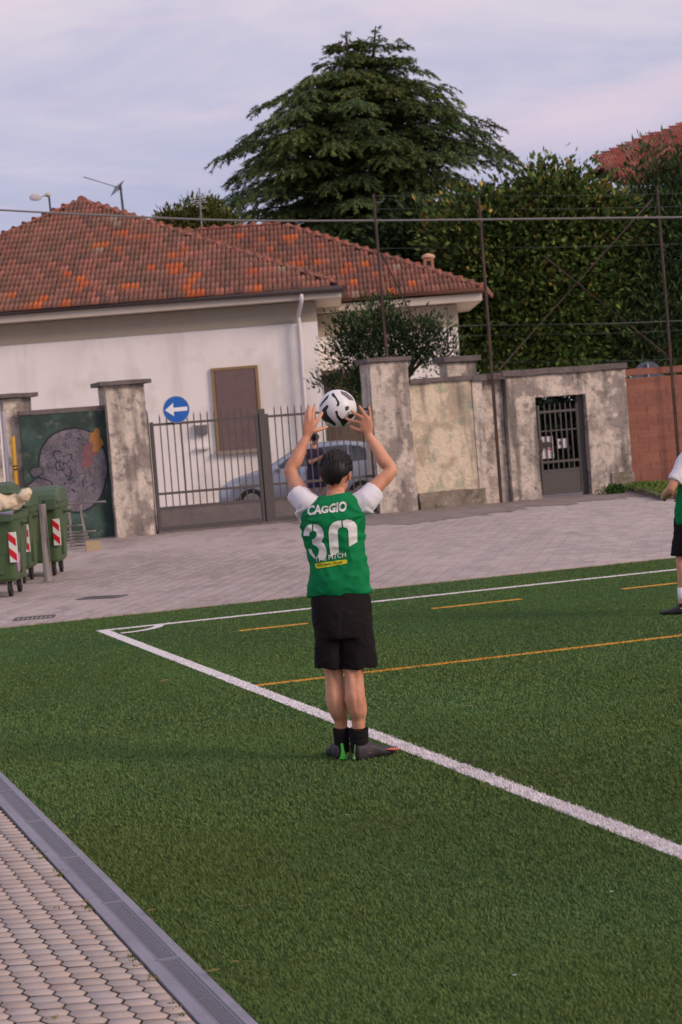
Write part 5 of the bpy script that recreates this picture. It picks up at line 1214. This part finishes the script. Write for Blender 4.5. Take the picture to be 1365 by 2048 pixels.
    def muscle(p):
        v = .0022 * noise.noise(p * 13) + .0010 * noise.noise(p * 34)
        px, py = proj(p)
        if py > 1325 and p.y < D0 + .02:
            for cx in (671 + (py - 1345) * .10, 709 + (py - 1345) * .09):
                u = (px - cx); v += -.0065 * math.exp(-(u / 4.5) ** 2) * math.exp(-((py - 1352) / 17) ** 2) + .0035 * (math.exp(-((u - 10) / 4) ** 2) + math.exp(-((u + 10) / 4) ** 2)) * math.exp(-((py - 1350) / 20) ** 2)
                v += -.0030 * math.exp(-(u / 2.6) ** 2) * math.exp(-((py - 1398) / 20) ** 2) + .0035 * (math.exp(-((u - 8) / 6) ** 2) * math.exp(-((py - 1400) / 16) ** 2) + math.exp(-((u + 7) / 6) ** 2) * math.exp(-((py - 1392) / 16) ** 2)) - .0035 * math.exp(-((abs(u) - 8) / 3) ** 2) * math.exp(-((py - 1445) / 14) ** 2)
        return v
    me = remesh(bm, .0052, 2, muscle)
    body = obj('body', me, M_skin, root); make_face(hc, hup, fw, root)
    obj('hair', hair_cap(hc + fw * -.004, hup, fw, 1), M_hair, root, smooth=True)
    # combed-back strands over the hair shell
    rnd = random.Random(6); sd = fw.cross(hup).normalized(); bm = bmesh.new()
    for i in range(420):
        a0 = rnd.uniform(-1.25, 1.25); pts = []
        l0 = rnd.uniform(-.7, .5); l1 = l0 + rnd.uniform(.5, 1.0); l1 = min(l1, 2.15 - abs(a0) * .6)
        for j in range(7):
            t = l0 + (l1 - l0) * j / 6; aa = a0 * (1 - .12 * j / 6) + .05 * math.sin(i + j)
            dd = sd * (math.sin(aa)) * math.cos(t * .35) + (hup * math.cos(t) - fw * math.sin(t)) * math.cos(aa); dd.normalize()
            rr = 1.15 + rnd.uniform(0, .045) + (.03 * rnd.random() if i % 7 == 0 and 0 < j < 6 else 0) - (.03 if j in (0, 6) else 0)
            pts.append(hc + fw * -.004 + hup * .022 + sd * dd.dot(sd) * .084 * rr + fw * dd.dot(fw) * .098 * rr + hup * dd.dot(hup) * .104 * rr)
        tube(bm, pts, [.0006, .0020, .0024, .0024, .0022, .0018, .0006], 4, cap=False)
    obj('hair_strands', bm, mat('hair_strand', (.012, .008, .007), .4, spec=.4), root, smooth=True)
    # white tee sleeves
    bm = bmesh.new()
    s, e, w_ = arms['l']; tube(bm, [q(650, 1024, .03), q(632, 1016, .02), q(610, 1004, .02), q(593, 983, .055)], [.05, .064, .067, .064], 18)
    tube(bm, [q(622, 1042, .02), q(608, 1016, .02)], [.055, .062], 16)
    s, e, w_ = arms['r']; tube(bm, [q(690, 1018, .03), q(711, 1010, .02), q(732, 1001, .02), q(752, 981, .05)], [.05, .066, .073, .065], 18)
    tube(bm, [q(714, 1038, .02), q(731, 1014, .02)], [.055, .066], 16)
    me = remesh(bm, .008, 3, wr_cloth(9, .004, 3)); obj('undershirt', me, M_tee, root)
    # bib: lofted vest
    bm = bmesh.new(); R_ = []
    for (xl, yl, xr, yr, dp) in ((617, 1193, 745, 1184, .125), (618, 1180, 742, 1171, .128), (619, 1160, 739, 1150, .126), (620, 1130, 735, 1120, .124), (613, 1100, 730, 1092, .128), (606, 1075, 728, 1066, .132), (602, 1050, 730, 1042, .132), (604, 1034, 729, 1026, .126), (611, 1020, 723, 1012, .116), (620, 1008, 715, 1000, .10), (630, 999, 706, 991, .085), (640, 992, 700, 986, .074), (648, 991, 697, 985, .068)):
        l, r = q(xl, yl), q(xr, yr); R_.append(ering((l + r) / 2 + Vector((0, .01 if yl > 1010 else 0, 0)), (r - l) / 2, Vector((0, dp, 0)), 48, 2.4))
    rings(bm, R_)
    def folds(p):
        px, py = proj(p); v = wr_cloth(6, .011, 5)(p) + .005 * math.exp(-((px - 702 - (py - 1140) * -.35) / 7) ** 2) * max(0, 1 - abs(py - 1140) / 55) - .006 * math.exp(-((px - 712 - (py - 1140) * -.35) / 6) ** 2) * max(0, 1 - abs(py - 1140) / 55)
        # horizontal creases across the print and hanging folds at the hem
        v += .0055 * math.sin(py / 3.4 + 2.2 * noise.noise((px / 22, py / 60, 0))) * max(0, 1 - abs(py - 1075) / 60) * max(0, noise.noise((px / 30, py / 18, 4)) + .45)
        v += .006 * math.sin(px / 9.5 + 1.6 * noise.noise((px / 40, py / 40, 8))) * max(0, (py - 1120) / 75)
        for ax, ay, sg in ((606, 1038, 1), (730, 1030, -1)):
            dx_, dy_ = (px - ax) * sg, py - ay; an = math.atan2(dy_, dx_ + 1e-6); rr = math.hypot(dx_, dy_); v += .0055 * math.sin(an * 8.5 + .8 * noise.noise((px / 25, py / 25, 5))) * math.exp(-((rr - 26) / 26) ** 2) * (1 if dx_ > -6 else 0)
        v += .005 * math.sin((py + .35 * px) / 8.5 + 2.5 * noise.noise((px / 35, py / 25, 11))) * math.exp(-((py - 1160) / 22) ** 2) * max(0, noise.noise((px / 28, py / 20, 9)) + .4)
        v -= .010 * math.exp(-((px - 650) / 38) ** 2 - ((py - (1020 + (650 - px) * .1)) / 5) ** 2)
        return v
    me = remesh(bm, .0065, 3, folds); bib = obj('bib', me, M_green, root)
    bibw = me.copy(); bibw.transform(pm(root)); tb = bmesh.new(); tb.from_mesh(bibw); bvh = BVHTree.FromBMesh(tb)
    def project(bm, off, nm, m, parent):
        for v in bm.verts:
            px, py = v.co.x, v.co.y; r = ray(px, py).normalized(); h = bvh.ray_cast(CAM, r, 30)
            if h[0] is None: h = (at(px, py, D0 - .1), Vector((0, -1, 0)), 0, 0)
            nn = h[1] if h[1].dot(r) < 0 else -h[1]
            v.co = h[0] - r * off
        return obj(nm, bm, m, parent, smooth=True)
    O = (540, 1000); Z = 6.205
    def polys(ps, off, nm, m, parent=bib):
        bm = bmesh.new()
        for p in ps:
            f = bm.faces.new([bm.verts.new((O[0] + x / Z, O[1] + y / Z, 0)) for x, y in p])
        bmesh.ops.triangulate(bm, faces=bm.faces[:])
        for _ in range(4):
            lg = [e for e in bm.edges if e.calc_length() > 2.2]
            if not lg: break
            bmesh.ops.subdivide_edges(bm, edges=lg, cuts=1); bmesh.ops.triangulate(bm, faces=[f for f in bm.faces if len(f.verts) > 3])
        return project(bm, off, nm, m, parent)
    o = polys([[(420, 445), (422, 390), (440, 345), (475, 312), (522, 298), (524, 385), (500, 400), (490, 425), (490, 447)],
               [(540, 298), (600, 305), (640, 340), (665, 390), (672, 450), (655, 500), (640, 518), (675, 545), (700, 600), (708, 660), (695, 715), (665, 745), (620, 745), (592, 700), (610, 655), (608, 610), (585, 575), (550, 560), (530, 545), (520, 490), (560, 475), (582, 440), (580, 405), (560, 385), (540, 383)],
               [(478, 608), (518, 610), (530, 650), (560, 695), (565, 735), (530, 700), (495, 660)]], .0035, 'number_digit', M_print); o['label'] = 'white digit three'
    o = polys([[(730, 400), (740, 340), (775, 290), (830, 262), (885, 252), (893, 335), (860, 350), (843, 385), (845, 450), (858, 640), (860, 650), (765, 695), (748, 640), (735, 500)],
               [(900, 262), (950, 242), (1010, 248), (1055, 275), (1085, 325), (1087, 520), (985, 580), (980, 500), (975, 380), (955, 345), (915, 338)]], .0035, 'number_digit', M_print); o['label'] = 'white digit zero'
    pill = [(560, 790), (940, 738), (955, 740), (962, 752), (960, 778), (948, 788), (600, 850), (580, 848), (568, 830)]
    polys([pill], .0033, 'store_label', mat('label_yellow', (.62, .58, .02), .6))
    def text(s, quad, off, nm, m, bold=.03, fn=None, sub=1.6):
        cu = bpy.data.curves.new('txt', 'FONT'); cu.body = s; cu.offset = bold; cu.resolution_u = 4; to = bpy.data.objects.new('txt', cu); C.objects.link(to)
        dg = bpy.context.evaluated_depsgraph_get(); dg.update(); me = bpy.data.meshes.new_from_object(to.evaluated_get(dg)); bpy.data.objects.remove(to)
        bm = bmesh.new(); bm.from_mesh(me); bmesh.ops.remove_doubles(bm, verts=bm.verts, dist=.0005); xs = [v.co.x for v in bm.verts]; ys = [v.co.y for v in bm.verts]; x0, x1, y0, y1 = min(xs), max(xs), min(ys), max(ys)
        TL, TR, BL, BR = [Vector((O[0] + a / Z, O[1] + b / Z, 0)) for a, b in quad]
        for v in bm.verts:
            u, w_ = (v.co.x - x0) / (x1 - x0), (v.co.y - y0) / (y1 - y0)
            if fn: u, w_ = fn(u, w_)
            v.co = BL.lerp(BR, u).lerp(TL.lerp(TR, u), w_)
        bmesh.ops.triangulate(bm, faces=bm.faces[:])
        for _ in range(3):
            lg = [e for e in bm.edges if e.calc_length() > sub]
            if not lg: break
            bmesh.ops.subdivide_edges(bm, edges=lg, cuts=1); bmesh.ops.triangulate(bm, faces=[f for f in bm.faces if len(f.verts) > 3])
        return project(bm, off, nm, m, bib)
    def sag(u, w_):       # the fold across the middle letters squeezes them from above
        k = math.exp(-((u - .48) / .17) ** 2); return u, w_ * (1 - .30 * k) + .06 * k
    text('CAGGIO', [(470, 68), (957, 12), (462, 197), (955, 138)], .0036, 'player_name', M_print, .045, sag)
    text('THE PITCH', [(556, 712), (942, 650), (560, 772), (946, 706)], .0030, 'store_name', M_print, .012)
    text('FOOTBALL STORE', [(588, 800), (900, 758), (592, 830), (902, 788)], .0052, 'store_words', M_dark, .012)
    tb.free()
    # shorts
    bm = bmesh.new()
    def er(xl, yl, xr, yr, dp, n=32, d=0): l, r = q(xl, yl, d), q(xr, yr, d); return ering((l + r) / 2, (r - l) / 2, Vector((0, dp, 0)), n, 2.3)
    rings(bm, [er(628, 1165, 732, 1158, .095), er(625, 1188, 738, 1182, .105), er(622, 1205, 743, 1198, .120), er(624, 1230, 744, 1224, .138), er(627, 1255, 746, 1250, .145), er(634, 1275, 742, 1271, .14)])
    rings(bm, [er(627, 1235, 690, 1230, .115), er(629, 1262, 688, 1262, .115), er(631, 1300, 682, 1300, .105), er(632, 1334, 681, 1336, .10)]); rings(bm, [er(676, 1235, 746, 1232, .118), er(678, 1262, 747, 1260, .12), er(678, 1300, 751, 1298, .112), er(677, 1338, 754, 1331, .105)])
    def sf(p):
        px, py = proj(p); return wr_cloth(8, .008, 9)(p) + .006 * math.sin(px / 7 + 2 * noise.noise((px / 30, py / 50, 2))) * max(0, (py - 1230) / 100) - .004 * math.exp(-((px - (684 - (py - 1260) * .02)) / 4) ** 2) * (py > 1225)
    obj('shorts', remesh(bm, .0075, 3, sf), M_blackf, root)
    # socks and shoes
    for k, (cx, y0, y1, wd, d) in {'l': (684, 1456, 1500, .045, .02), 'r': (719, 1456, 1500, .054, -.03)}.items():
        bm = bmesh.new(); tube(bm, [q(cx - 1.5 + (i / 14) * 2.5, y0 + (y1 - y0 + 4) * i / 14, d) for i in range(15)], [wd * (1.04 - .10 * i / 14 + .028 * math.sin(i * 1.9)) for i in range(15)], 24)
        obj('sock', bm, M_blackf, root, smooth=True)
    gl = Vector((at(684, 1518, D0).x, D0 - .02, 0)); gr = Vector((at(712, 1520, D0).x, D0 - .07, 0))
    for k, (h, d) in {'l': (gl, (-.22, .97, 0)), 'r': (gr, (.86, .50, 0))}.items():
        bm = bmesh.new(); foot_shoe(bm, h, d, .262); bmesh.ops.scale(bm, vec=(1, 1, 1.22), verts=bm.verts[:]); studs(bm, h, d, .285)
        dv = Vector(d).normalized(); c = h + dv * .075 + Vector((0, 0, .065)); tube(bm, [c - Vector((0, 0, .03)), c + Vector((0, 0, .022))], [.040, .036], 16)
        sh = obj('shoe', remesh(bm, .005, 1), M_shoe, root)
        sdv = dv.cross(Vector((0, 0, 1)))
        if k == 'r':
            bm = bmesh.new(); tube(bm, [h + dv * .17 - sdv * -.043 + Vector((0, 0, .045)), h + dv * .22 + sdv * .046 + Vector((0, 0, .040)), h + dv * .285 + sdv * .02 + Vector((0, 0, .030))], [.006, .022, .006], 8, flat=.4); obj('red_flash', bm, mat('shoe_red', (.62, .12, .08), .5), sh if False else root)
            bm = bmesh.new(); tube(bm, [h - dv * .006 + Vector((-.004, -.004, .015)), h - dv * .004 + Vector((0, -.004, .05)), h - dv * -.004 + Vector((0, -.006, .095))], [.012, .005, .004], 8); obj('green_strip', bm, mat('shoe_green_dull', (.10, .22, .06), .5), root)
        else:
            bm = bmesh.new(); rs = []
            for z, w_, o_ in ((.012, .026, -.012), (.03, .016, -.012), (.06, .009, -.008), (.10, .009, .002)):
                c = h + dv * o_ + Vector((.008, 0, z)); rs.append(ering(c, Vector((w_, 0, 0)), Vector((0, .007, 0)), 12, 2.6))
            rings(bm, rs); obj('green_strip', bm, mat('shoe_green', (.05, .48, .03), .45), root)
        c = h + dv * .085 + Vector((0, 0, .10)); bm = bmesh.new()
        for j in range(4): o_ = h + dv * (.125 + j * .018) + Vector((0, 0, .072 - j * .006)); tube(bm, [o_ - sdv * .018, o_ + Vector((0, 0, .006)), o_ + sdv * .018], .003, 6)
        obj('laces', bm, M_blackf, root)
thrower()
def ball():
    c = at(676, 817, gz(700, 1519).y + .33); r = .11; th = thing('football', 'white football with black swirls leaving the thrower\'s hands', 'ball', c - Vector((0, 0, r)))
    bm = bmesh.new(); bmesh.ops.create_icosphere(bm, subdivisions=5, radius=r); bmesh.ops.translate(bm, verts=bm.verts[:], vec=c)
    obj('skin', bm, mat('ball_white', (.74, .73, .74), .4, [(14, (.62, .61, .62), .5, .7, .5)]), th, smooth=True)
    Mk = mat('ball_black', (.016, .014, .016), .45); Mg = mat('ball_grey', (.16, .13, .14), .5); Mv = mat('ball_green', (.03, .06, .04), .5)
    shp = [(Mk, [(475, 330), (490, 270), (540, 225), (558, 240), (530, 290), (545, 340), (590, 390), (640, 440), (630, 470), (570, 430), (500, 405), (475, 370)]),
           (Mk, [(588, 105), (610, 88), (650, 150), (682, 200), (672, 242), (645, 242), (655, 200), (630, 150), (600, 130)]),
           (Mk, [(630, 300), (655, 290), (665, 340), (700, 380), (760, 385), (795, 402), (750, 440), (720, 475), (690, 420), (650, 370)]),
           (Mk, [(452, 245), (480, 195), (530, 135), (562, 108), (548, 150), (505, 195), (462, 250)]),
           (Mg, [(690, 66), (760, 88), (820, 140), (842, 178), (790, 172), (745, 132), (700, 100)]),
           (Mv, [(742, 250), (775, 235), (792, 258), (770, 292), (745, 288)]), (Mk, [(780, 335), (830, 325), (848, 350), (800, 392), (775, 370)])]
    for q in (0, 1):
        for m, poly in shp:
            bm = bmesh.new(); bm.faces.new([bm.verts.new((x, y, 0)) for x, y in poly]); bmesh.ops.triangulate(bm, faces=bm.faces[:])
            for _ in range(4):
                lg = [e for e in bm.edges if e.calc_length() > 14]
                if not lg: break
                bmesh.ops.subdivide_edges(bm, edges=lg, cuts=1); bmesh.ops.triangulate(bm, faces=[f for f in bm.faces if len(f.verts) > 3])
            for v in bm.verts:
                d = ray(560 + v.co.x / 5.6875, 770 + v.co.y / 5.6875).normalized(); oc = CAM - c; bb = oc.dot(d); disc = bb * bb - (oc.dot(oc) - r * r)
                p = CAM + d * (-bb - math.sqrt(max(0, disc))); n = (p - c).normalized()
                if q: n = Vector((-n.x, -n.y, n.z))
                v.co = c + n * (r + .0012)
            obj('panel_mark', bm, m, th, smooth=True)
ball()

# ------------------------------------------------------------ other people, built upright from joints
def person(label, base, face, spec):
    """face: heading (radians, 0 = +Y); joints in metres: x right of the person, y forward, z up"""
    root = thing('person', label, 'person', base)
    Mx = Matrix.Translation(base) @ Matrix.Rotation(-face, 4, 'Z')
    P = lambda x, y, z: Mx @ Vector((x, y, z)); X = Mx.to_3x3() @ Vector((1, 0, 0)); Y = Mx.to_3x3() @ Vector((0, 1, 0)); Zv = Vector((0, 0, 1))
    hx = spec.get('hx', 0); sxf = lambda z: hx * max(0, z - .95) / .7
    P = lambda x, y, z: Mx @ Vector((x + sxf(z), y, z))
    bm = bmesh.new(); hy = spec.get('lean', 0); hc = P(0, .02 + hy, 1.64); hf = (Y - Zv * spec.get('nod', .25)).normalized(); hu = X.cross(hf).normalized()
    head_parts(bm, hc, hu, hf); tube(bm, [P(0, hy, 1.60), P(0, hy * .8 - .01, 1.50), P(0, hy * .7 - .02, 1.42)], [.052, .055, .08], 14)
    tr = [(1.44, .13, .07, hy * .7), (1.38, .185, .095, hy * .6), (1.25, .175, .11, hy * .4), (1.08, .15, .10, hy * .2), (.96, .165, .11, 0), (.86, .165, .115, 0)]
    rings(bm, [ering(P(0, dy - .01, z), X * w_, Y * d_, 20, 2.3) for z, w_, d_, dy in tr])
    for s in (-1, 1):
        a = spec['arm'][0 if s < 0 else 1]; sh = P(s * .17, hy * .6 - .01, 1.38); el = P(*a[0]); wr = P(*a[1]); hd = P(*a[2])
        pts, rd = spline([sh, sh.lerp(el, .5), el, el.lerp(wr, .35), wr], [.055, .048, .039, .040, .026], 4); tube(bm, pts, rd, 12)
        d = (hd - wr).normalized(); la = d.cross(Y if abs(d.dot(Y)) < .8 else Zv).normalized(); up_ = la.cross(d)
        rings(bm, [ering(wr - d * .02, la * .025, up_ * .02, 12), ering(wr + d * .04, la * .038, up_ * .017, 12), ering(wr + d * .085, la * .040, up_ * .014, 12)])
        for i in range(4):
            o_ = la * (-.03 + .02 * i); b_ = wr + d * .08 + o_; tip = (d * .75 + up_ * .5).normalized(); L = (.055, .07, .075, .065)[i]
            tube(bm, [b_, b_ + d * L * .5, b_ + d * L * .5 + tip * L * .5], [.009, .009, .007], 8)
        tube(bm, [wr + d * .02 + la * .02, wr + d * .05 + la * .05, wr + d * .085 + la * .055], [.012, .011, .008], 8)
    for s in (-1, 1):
        f = spec['foot'][0 if s < 0 else 1]; hip = P(s * .09, 0, .9); kn = P(s * .10 + f[0] * .5, f[1] * .5 + f[3], .49); an = P(s * .10 + f[0], f[1], .09)
        pts, rd = spline([hip, hip.lerp(kn, .5), kn, kn.lerp(an, .3) - Y * .015, an.lerp(kn, .25), an], [.085, .07, .055, .056, .039, .036], 4); tube(bm, pts, rd, 14)
    obj('body', remesh(bm, .007, 2), M_skin, root); make_face(hc, hu, hf, root); obj('hair', hair_cap(hc, hu, hf, spec.get('seed', 2)), spec.get('hairm', M_hair), root, smooth=True)
    # sleeves / shirt
    def sleeves(m, nm, full):
        bm = bmesh.new()
        for s in (-1, 1):
            a = spec['arm'][0 if s < 0 else 1]; sh = P(s * .15, hy * .6 - .01, 1.385); el = P(*a[0]); tube(bm, [P(s * .06, hy * .6, 1.36), sh, sh.lerp(el, .4), sh.lerp(el, .78)], [.09, .078, .068, .066], 16)
        if full: rings(bm, [ering(P(0, dy - .01, z), X * (w_ + .022), Y * (d_ + .02), 24, 2.3) for z, w_, d_, dy in tr])
        obj(nm, remesh(bm, .01, 3, wr_cloth(10, .009, 3)), m, root)
    sleeves(spec['shirt'], spec['shirtname'], spec.get('full', False))
    if spec.get('bib'):
        bm = bmesh.new(); rings(bm, [ering(P(0, dy - .01, z), X * w_, Y * d_, 28, 2.4) for z, w_, d_, dy in ((.80, .205, .145, 0), (.95, .195, .14, 0), (1.1, .182, .132, hy * .2), (1.25, .195, .14, hy * .4), (1.34, .175, .125, hy * .55), (1.42, .13, .10, hy * .65), (1.455, .085, .08, hy * .7))]); obj('bib', remesh(bm, .010, 3, wr_cloth(8, .01, 4)), M_green, root)
    bm = bmesh.new(); zb = spec.get('shorts_z', .52)
    rings(bm, [ering(P(0, 0, z), X * w_, Y * d_, 24, 2.3) for z, w_, d_ in ((1.0, .168, .115), (.9, .19, .135), (.80, .195, .14), (.74, .18, .125))])
    for s in (-1, 1):
        f = spec['foot'][0 if s < 0 else 1]; kn = (s * .10 + f[0] * .5, f[1] * .5 + f[3])
        rings(bm, [ering(P(s * .095 + kn[0] * t * .15, kn[1] * t, z), X * w_, Y * d_, 20, 2.3) for z, w_, d_, t in ((.86, .105, .125, 0), (.7, .108, .125, .3), (zb, .11, .125, .9))])
    obj('shorts', remesh(bm, .010, 3, wr_cloth(8, .009, 6)), spec['shorts'], root)
    for s in (-1, 1):
        f = spec['foot'][0 if s < 0 else 1]; an = P(s * .10 + f[0], f[1], .05); th_ = f[2]; dv = Mx.to_3x3() @ Vector((math.sin(th_), math.cos(th_), 0)); kn = P(s * .10 + f[0] * .5, f[1] * .5 + f[3], .49)
        top = an + (kn - an) * spec.get('sock', .4); obj('sock', T([an, an.lerp(top, .5), top], [.040, .043, .048], 14), spec['sockm'], root, smooth=True)
        bm = bmesh.new(); h = P(s * .10 + f[0], f[1], 0) - dv * .065; h.z = base[2]; foot_shoe(bm, h, dv, .28); tube(bm, [h + dv * .075 + Zv * .04, h + dv * .075 + Zv * .09], [.04, .038], 12); obj('shoe', remesh(bm, .006, 1), M_shoe, root)
    return root, P
M_navy = mat('navy_fabric', (.022, .016, .055), .8, [(6, (.035, .022, .07), .5, .7, .6)])
p = gz(1372, 1226)
person('second player in green bib and white socks at the right edge of the picture', Vector((p.x + .14, p.y, 0)), R(-38), dict(
    arm=[((-.27, .06, 1.12), (-.13, .26, 1.03), (-.02, .33, 1.04)), ((.27, .06, 1.12), (.13, .26, 1.03), (.02, .33, 1.05))],
    foot=[(-.09, .04, -.5, .04), (.05, -.06, .3, .03)], shirt=M_tee, shirtname='undershirt', bib=True, shorts=M_blackf, sockm=mat('white_sock', (.72, .70, .74), .85), sock=.42, lean=.03, hx=.20, seed=5))
c = ctr(627, 900, 43.7, 0)
r2, P2 = person('person in navy shirt behind the gate, looking at something in their hands', Vector((c.x, c.y, 0)), R(140), dict(
    arm=[((-.20, .12, 1.14), (-.10, .30, 1.22), (-.04, .38, 1.27)), ((.20, .12, 1.14), (.10, .30, 1.22), (.03, .38, 1.26))],
    foot=[(-.03, .02, -.2, .03), (.04, -.03, .3, .03)], shirt=M_navy, shirtname='polo_shirt', full=True, shorts=M_navy, sockm=M_blackf, sock=.12, lean=.06, nod=.5, seed=8, shorts_z=.58))
ph = P2(0, .44, 1.29); th = thing('phone', 'small bright blue phone in the hands of the person behind the gate', 'phone', ph)
bm = bmesh.new(); box(bm, -.04, .04, -.006, .006, -.08, .08, Matrix.Translation(ph) @ Matrix.Rotation(R(25), 4, 'Y') @ Matrix.Rotation(R(60), 4, 'Z'), bev=.004); obj('case', bm, mat('phone_blue', (.04, .09, .45), .4), th)

# ------------------------------------------------------------ litter on the turf and the paving
def leaf_bit(name, label, cat, px, py, L, Wd, col, ang, z=.03, group='dry leaves and bits on the turf', curl=.3):
    c = gz(px, py, z); bm = bmesh.new(); n = 8; top = []
    MX = Matrix.Translation(c) @ Matrix.Rotation(R(ang), 4, 'Z'); a_, b_ = [], []
    for k in range(n + 1):
        t = k / n; w_ = Wd * math.sin(math.pi * min(.97, max(.03, t))) ** .7 / 2; x = (t - .5) * L; h = curl * L * (t - .5) ** 2
        a_.append(bm.verts.new(MX @ Vector((x, -w_, h + w_ * .5)))); b_.append(bm.verts.new(MX @ Vector((x, w_, h + w_ * .5))))
    for k in range(n): bm.faces.new((a_[k], a_[k + 1], b_[k + 1], b_[k]))
    r = bmesh.ops.solidify(bm, geom=bm.faces[:], thickness=.0015)
    props(obj(name, bm, mat(name + '_m', col, .8)), label, cat, group)
leaf_bit('dry_leaf', 'pinkish dry leaf lying left of the touchline', 'leaf', 331, 1363, .09, .05, (.45, .22, .17), 20)
leaf_bit('dry_leaf', 'small tan leaf right of the player between touchline and yellow line', 'leaf', 941, 1413, .06, .03, (.42, .30, .16), -15)
leaf_bit('dry_leaf', 'dark curled leaf lying across the touchline', 'leaf', 938, 1528, .12, .045, (.05, .035, .02), 5, z=.034)
leaf_bit('straw', 'long pale straw lying on the turf near the drain', 'straw', 491, 1811, .085, .006, (.42, .36, .2), 14)
leaf_bit('straw', 'short orange straw below the long pale one', 'straw', 512, 1847, .04, .006, (.40, .24, .07), 14)
leaf_bit('dry_leaf', 'yellowish torn leaf at the turf edge beside the drain', 'leaf', 428, 1943, .05, .025, (.36, .27, .08), 30)
leaf_bit('dry_leaf', 'golden leaf caught at the drain edge higher up', 'leaf', 303, 1822, .05, .025, (.33, .23, .07), 50)
leaf_bit('dry_leaf', 'small golden leaf on the turf just right of the torn one', 'leaf', 470, 1925, .035, .02, (.34, .25, .07), 10)
leaf_bit('paper_scrap', 'tiny white scrap on the turf at the far right foreground', 'scrap', 1224, 1784, .022, .012, (.7, .7, .68), 40)
leaf_bit('paper_scrap', 'tiny white scrap near the bottom edge right of centre', 'scrap', 1030, 1951, .018, .012, (.7, .7, .68), 10)
leaf_bit('paper_scrap', 'tiny white scrap on the turf below the player\'s feet', 'scrap', 694, 1630, .014, .012, (.7, .7, .68), 10)
leaf_bit('paper_scrap', 'flat white scrap on the paving beyond the goal line', 'scrap', 263, 1157, .2, .08, (.7, .66, .63), 10, z=.02)
